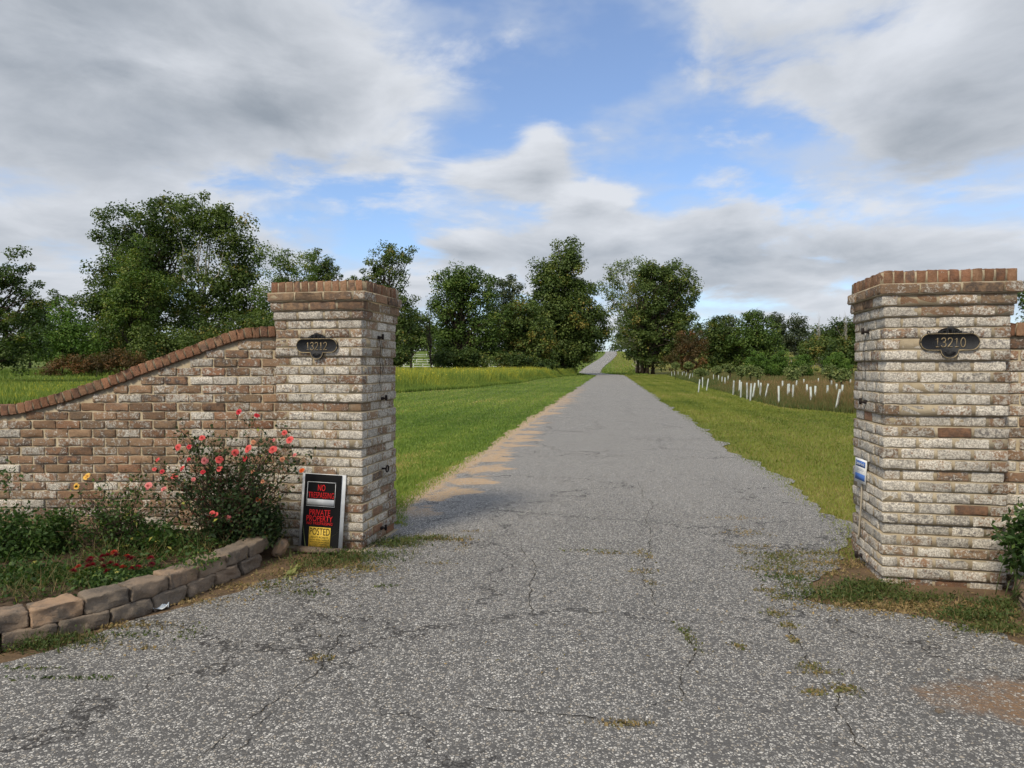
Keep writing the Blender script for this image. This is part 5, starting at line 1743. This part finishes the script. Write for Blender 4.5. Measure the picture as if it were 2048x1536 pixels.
# chrysanthemum
base = PD(232, 1165, 4.42); base.z = 0.115
root = empty('chrysanthemum', base); tag(root, 'low chrysanthemum clump with dark red flower heads beside the border', 'flower plant')
lb = MB(); m = 2400
d = rand_dirs(m); d[:, 2] = np.abs(d[:, 2])
lp = d * (rng.uniform(0.2, 1, m) ** 0.5)[:, None] * np.array([0.29, 0.15, 0.105])
leaves(lb, lp + np.array([0, 0, 0.01]), rng.uniform(0.014, 0.034, m), np.clip(rng.normal(0.55, 0.2, m), 0, 0.97), 0.6, d)
obj('foliage', lb.mesh('foliage'), M['leaf_weed'], root)
st = MB()
heads = [mum_head(s) for s in range(3)]
MUM = [(700, 1170), (755, 1130), (860, 1070), (885, 1110), (845, 1125), (985, 1030), (1030, 1020), (970, 1070), (1120, 1020), (1095, 990), (1240, 1040), (1270, 1050), (1060, 1095), (985, 1125), (1110, 1120), (1180, 1135), (1030, 1170), (1270, 1145), (1325, 1135), (1445, 1045), (1455, 1105), (870, 1050), (1215, 1030)]
for (a, b) in MUM:
    px, py = a / 4.8, 900 + b / 4.8
    ddx = (px - 225) / 80
    pos = PD(px, py, 4.31 + (1150 - py) * 0.006)
    loc = np.array(pos) - np.array(base)
    h_ = obj('flower_head', random.choice(heads), M['petal'], root, tuple(loc), (random.uniform(0.1, 0.7), random.uniform(-.3, .3), random.uniform(0, 6)), (0.026,) * 3)
    h_.color = (random.uniform(0.14, 0.26), 0.010, 0.022, 1) if random.random() < 0.85 else (0.45, 0.05, 0.03, 1)
    st.tube([(loc[0] * 0.3, loc[1] * 0.3, 0), tuple(loc)], 0.0025, 4)
obj('stems', st.mesh('stems'), M['greenstem'], root)


def leafy_plant(name, label, org_px, Y, lobes, ramp, n, leaf, tint=0.5, stems=14, cat='plant', aspect=0.5, z0=0.115):
    b = PD(org_px[0], org_px[1], Y); b.z = z0
    root = empty(name, b); tag(root, label, cat)
    pts, dirs, _ = lobe_points(lobes, Y, n, 0.5)
    pts[:, 1] += rng.normal(size=n) * 0.08
    pts = pts - np.array(b)
    pts[:, 2] = np.maximum(pts[:, 2], 0.015)
    lb = MB(); leaves(lb, pts, leaf * rng.uniform(0.5, 1.3, n), np.clip(rng.normal(tint, 0.2, n), 0, 1), aspect, droop=0.4)
    obj('foliage', lb.mesh('foliage'), M['leaf_' + ramp], root)
    sm = MB()
    for j in range(stems):
        e = pts[rng.integers(n)]; t = np.linspace(0, 1, 5)[:, None]
        bb_ = np.array([rng.normal() * 0.06, rng.normal() * 0.04, -0.02])
        p_ = bb_ * (1 - t) + e * t; p_[1:-1] += rng.normal(size=(3, 3)) * 0.012
        sm.tube(p_, 0.0035 * (1 - 0.6 * t[:, 0]), 4)
    obj('stems', sm.mesh('stems'), M['greenstem'], root)
    return root


leafy_plant('weed_plant', 'tall leafy green weed at the wall near the lowest coping', (40, 1130), 5.1, [(30, 1055, 60, 45), (0, 1090, 50, 60), (60, 1120, 60, 50), (10, 960, 14, 40), (-50, 1060, 60, 60)], 'weed', 4200, 0.036, 0.4, 40)
leafy_plant('weed_plant', 'bushy leafy weed between the tall weed and the yellow rose', (105, 1130), 5.15, [(105, 1060, 40, 40), (95, 1110, 45, 45), (120, 1040, 25, 25)], 'weed', 3000, 0.034, 0.5, 30)
leafy_plant('weed_plant', 'trailing weed spilling over the border blocks behind the chrysanthemum', (75, 1190), 4.55, [(60, 1160, 80, 40), (20, 1200, 60, 40), (110, 1185, 60, 25)], 'weed', 2200, 0.04, 0.42, 18)
leafy_plant('weed_plant', 'dark leafy undergrowth below the coral rose bush', (500, 1080), 5.4, [(520, 1040, 45, 40), (480, 1075, 60, 30), (400, 1085, 70, 30), (545, 1060, 20, 40)], 'rose', 2400, 0.045, 0.35, 16)
leafy_plant('weed_plant', 'green undergrowth between the yellow rose and the coral roses', (310, 1090), 5.2, [(310, 1075, 60, 35), (350, 1100, 70, 28), (270, 1105, 60, 30)], 'weed', 2200, 0.042, 0.5, 16)
leafy_plant('weed_plant', 'low weeds growing at the foot of the chrysanthemum', (260, 1180), 4.6, [(330, 1150, 60, 18), (180, 1180, 70, 15), (400, 1120, 50, 15)], 'weed', 900, 0.03, 0.55, 8)
leafy_plant('weed_plant', 'pale grey-green weed sprouting in the dirt before the leaning stone', (588, 1150), 4.98, [(588, 1142, 10, 14)], 'pale', 50, 0.045, 0.9, 4, z0=0.0)
leafy_plant('shrub', 'dark green shrub growing over the border beside the 13210 pillar', (2050, 1180), 4.25, [(2052, 1040, 26, 24), (2040, 1080, 36, 26), (2060, 1120, 40, 50), (2100, 1080, 60, 80)], 'weed', 2000, 0.05, 0.35, 20, 'shrub', z0=0.09)
# straw and long grass in the bed
mb = MB()
for (px, py, Y, n, hm, t) in ((230, 1150, 4.9, 160, .3, .5), (120, 1190, 4.5, 260, .22, .45), (40, 1215, 4.2, 260, .18, .4), (420, 1100, 5.3, 160, .25, .5), (330, 1120, 5.0, 160, .2, .55), (520, 1085, 5.4, 60, .35, .4)):
    c = PD(px, py, Y)
    g = rng.normal(size=(n, 2)) * np.array([0.22, 0.10])
    blades(mb, np.stack([c.x + g[:, 0], c.y + g[:, 1], np.full(n, 0.11)], 1), rng.uniform(0.4, 1.1, n) * hm, 0.005, np.clip(rng.normal(t, 0.22, n), 0, 1), 0.9)
o = obj('bed_grass', mb.mesh('bed_grass'), M['leaf_dry']); tag(o, 'long grass and dry straw growing through the rose bed', 'grass', None, 'stuff')

# low ground cover over the bed
n = 6500
x = rng.uniform(-4.6, -2.0, n); y = rng.uniform(4.0, 5.8, n)
bxs = np.array([p.x for p in bl]); bys = np.array([p.y for p in bl]); o_ = np.argsort(bys)
edge_x = np.interp(y, bys[o_], bxs[o_])
k = (x < edge_x - 0.24) & (patch(x, y, 2.2, 21) + rng.normal(size=n) * 0.5 > -0.45)
x, y = x[k], y[k]; n = len(x)
lb = MB(); leaves(lb, np.stack([x, y, 0.12 + rng.uniform(0, 1, n) ** 1.6 * 0.13], 1), rng.uniform(0.015, 0.045, n), np.clip(rng.normal(0.42, 0.24, n), 0, 1), 0.55)
o = obj('bed_ground_cover', lb.mesh('bed_ground_cover'), M['leaf_weed']); tag(o, 'low green weeds covering the soil of the rose bed', 'ground cover', None, 'stuff')

# open cracks in the asphalt
M['crack'] = mat_plain("open_crack", rgb(0.045, 0.040, 0.034), 0.95, 0.05, nscale=40, namt=0.3)
for path in ([(1275, 965), (1300, 1010), (1285, 1040), (1295, 1080), (1290, 1110), (1285, 1140), (1305, 1170), (1330, 1190), (1345, 1215), (1400, 1235)],
             [(905, 1412), (1000, 1425), (1080, 1430), (1170, 1437), (1240, 1450), (1310, 1462)],
             [(1565, 1240), (1590, 1290), (1615, 1330), (1640, 1345), (1680, 1375), (1675, 1420), (1720, 1480), (1760, 1530)],
             [(380, 1536), (500, 1440), (620, 1345), (660, 1290), (690, 1240)], [(1385, 1240), (1375, 1275), (1395, 1310), (1360, 1350), (1372, 1400), (1290, 1420)],
             [(440, 1536), (520, 1475), (590, 1420)], [(1040, 1085), (1060, 1130), (1040, 1190), (1050, 1240)]):
    pts = np.array([(P(a, b).x, P(a, b).y) for (a, b) in path])
    d = np.concatenate([[0], np.cumsum(np.hypot(*np.diff(pts, axis=0).T))])
    sN = max(24, int(d[-1] / 0.02)); ss = np.linspace(0, d[-1], sN)
    cx_ = np.interp(ss, d, pts[:, 0]) + np.cumsum(rng.normal(size=sN)) * 0.0055; cy_ = np.interp(ss, d, pts[:, 1]) + rng.normal(size=sN) * 0.003
    tx, ty = np.gradient(cx_), np.gradient(cy_); ln = np.hypot(tx, ty) + 1e-9
    wv_ = 0.0017 * (0.25 + 1.3 * np.abs(np.sin(ss * 9 + rng.uniform(0, 6)) + rng.normal(size=sN) * 0.4)) * np.clip(np.minimum(ss, d[-1] - ss) / 0.15, 0.15, 1)
    zz = 0.0115 + 0.0004 * cy_
    v = np.concatenate([np.stack([cx_ - ty / ln * wv_, cy_ + tx / ln * wv_, zz], 1), np.stack([cx_ + ty / ln * wv_, cy_ - tx / ln * wv_, zz], 1)])
    q = np.arange(sN - 1)
    mb = MB(); mb.add(v, np.stack([q, q + sN, q + sN + 1, q + 1], 1))
    obj('crack', mb.mesh('crack'), M['crack'], drive)

# dead leaves, bark and straw lying about the gateway
lb = MB()
for (px, py, wpx, dpx, n) in ((640, 1150, 140, 24, 260), (1800, 1215, 220, 30, 420), (1700, 1150, 120, 30, 200), (420, 1200, 240, 40, 220), (120, 1290, 200, 30, 160), (1980, 1260, 120, 40, 220), (800, 1100, 120, 14, 90), (1100, 1250, 900, 160, 120)):
    c_ = P(px, py); k = c_.y / F_PX
    g = rng.normal(size=(n, 2)) * np.array([wpx * k, dpx * k * c_.y / H]) * 0.5
    leaves(lb, np.stack([c_.x + g[:, 0], c_.y + g[:, 1], rng.uniform(0.013, 0.022, n)], 1), rng.uniform(0.008, 0.030, n), rng.uniform(0.45, 1.0, n), 0.45, np.tile([0, 0, 2.2], (n, 1)))
o = obj('leaf_litter', lb.mesh('leaf_litter'), M['leaf_dry']); tag(o, 'dead leaves and straw scattered about the gateway', 'leaf litter', None, 'stuff')
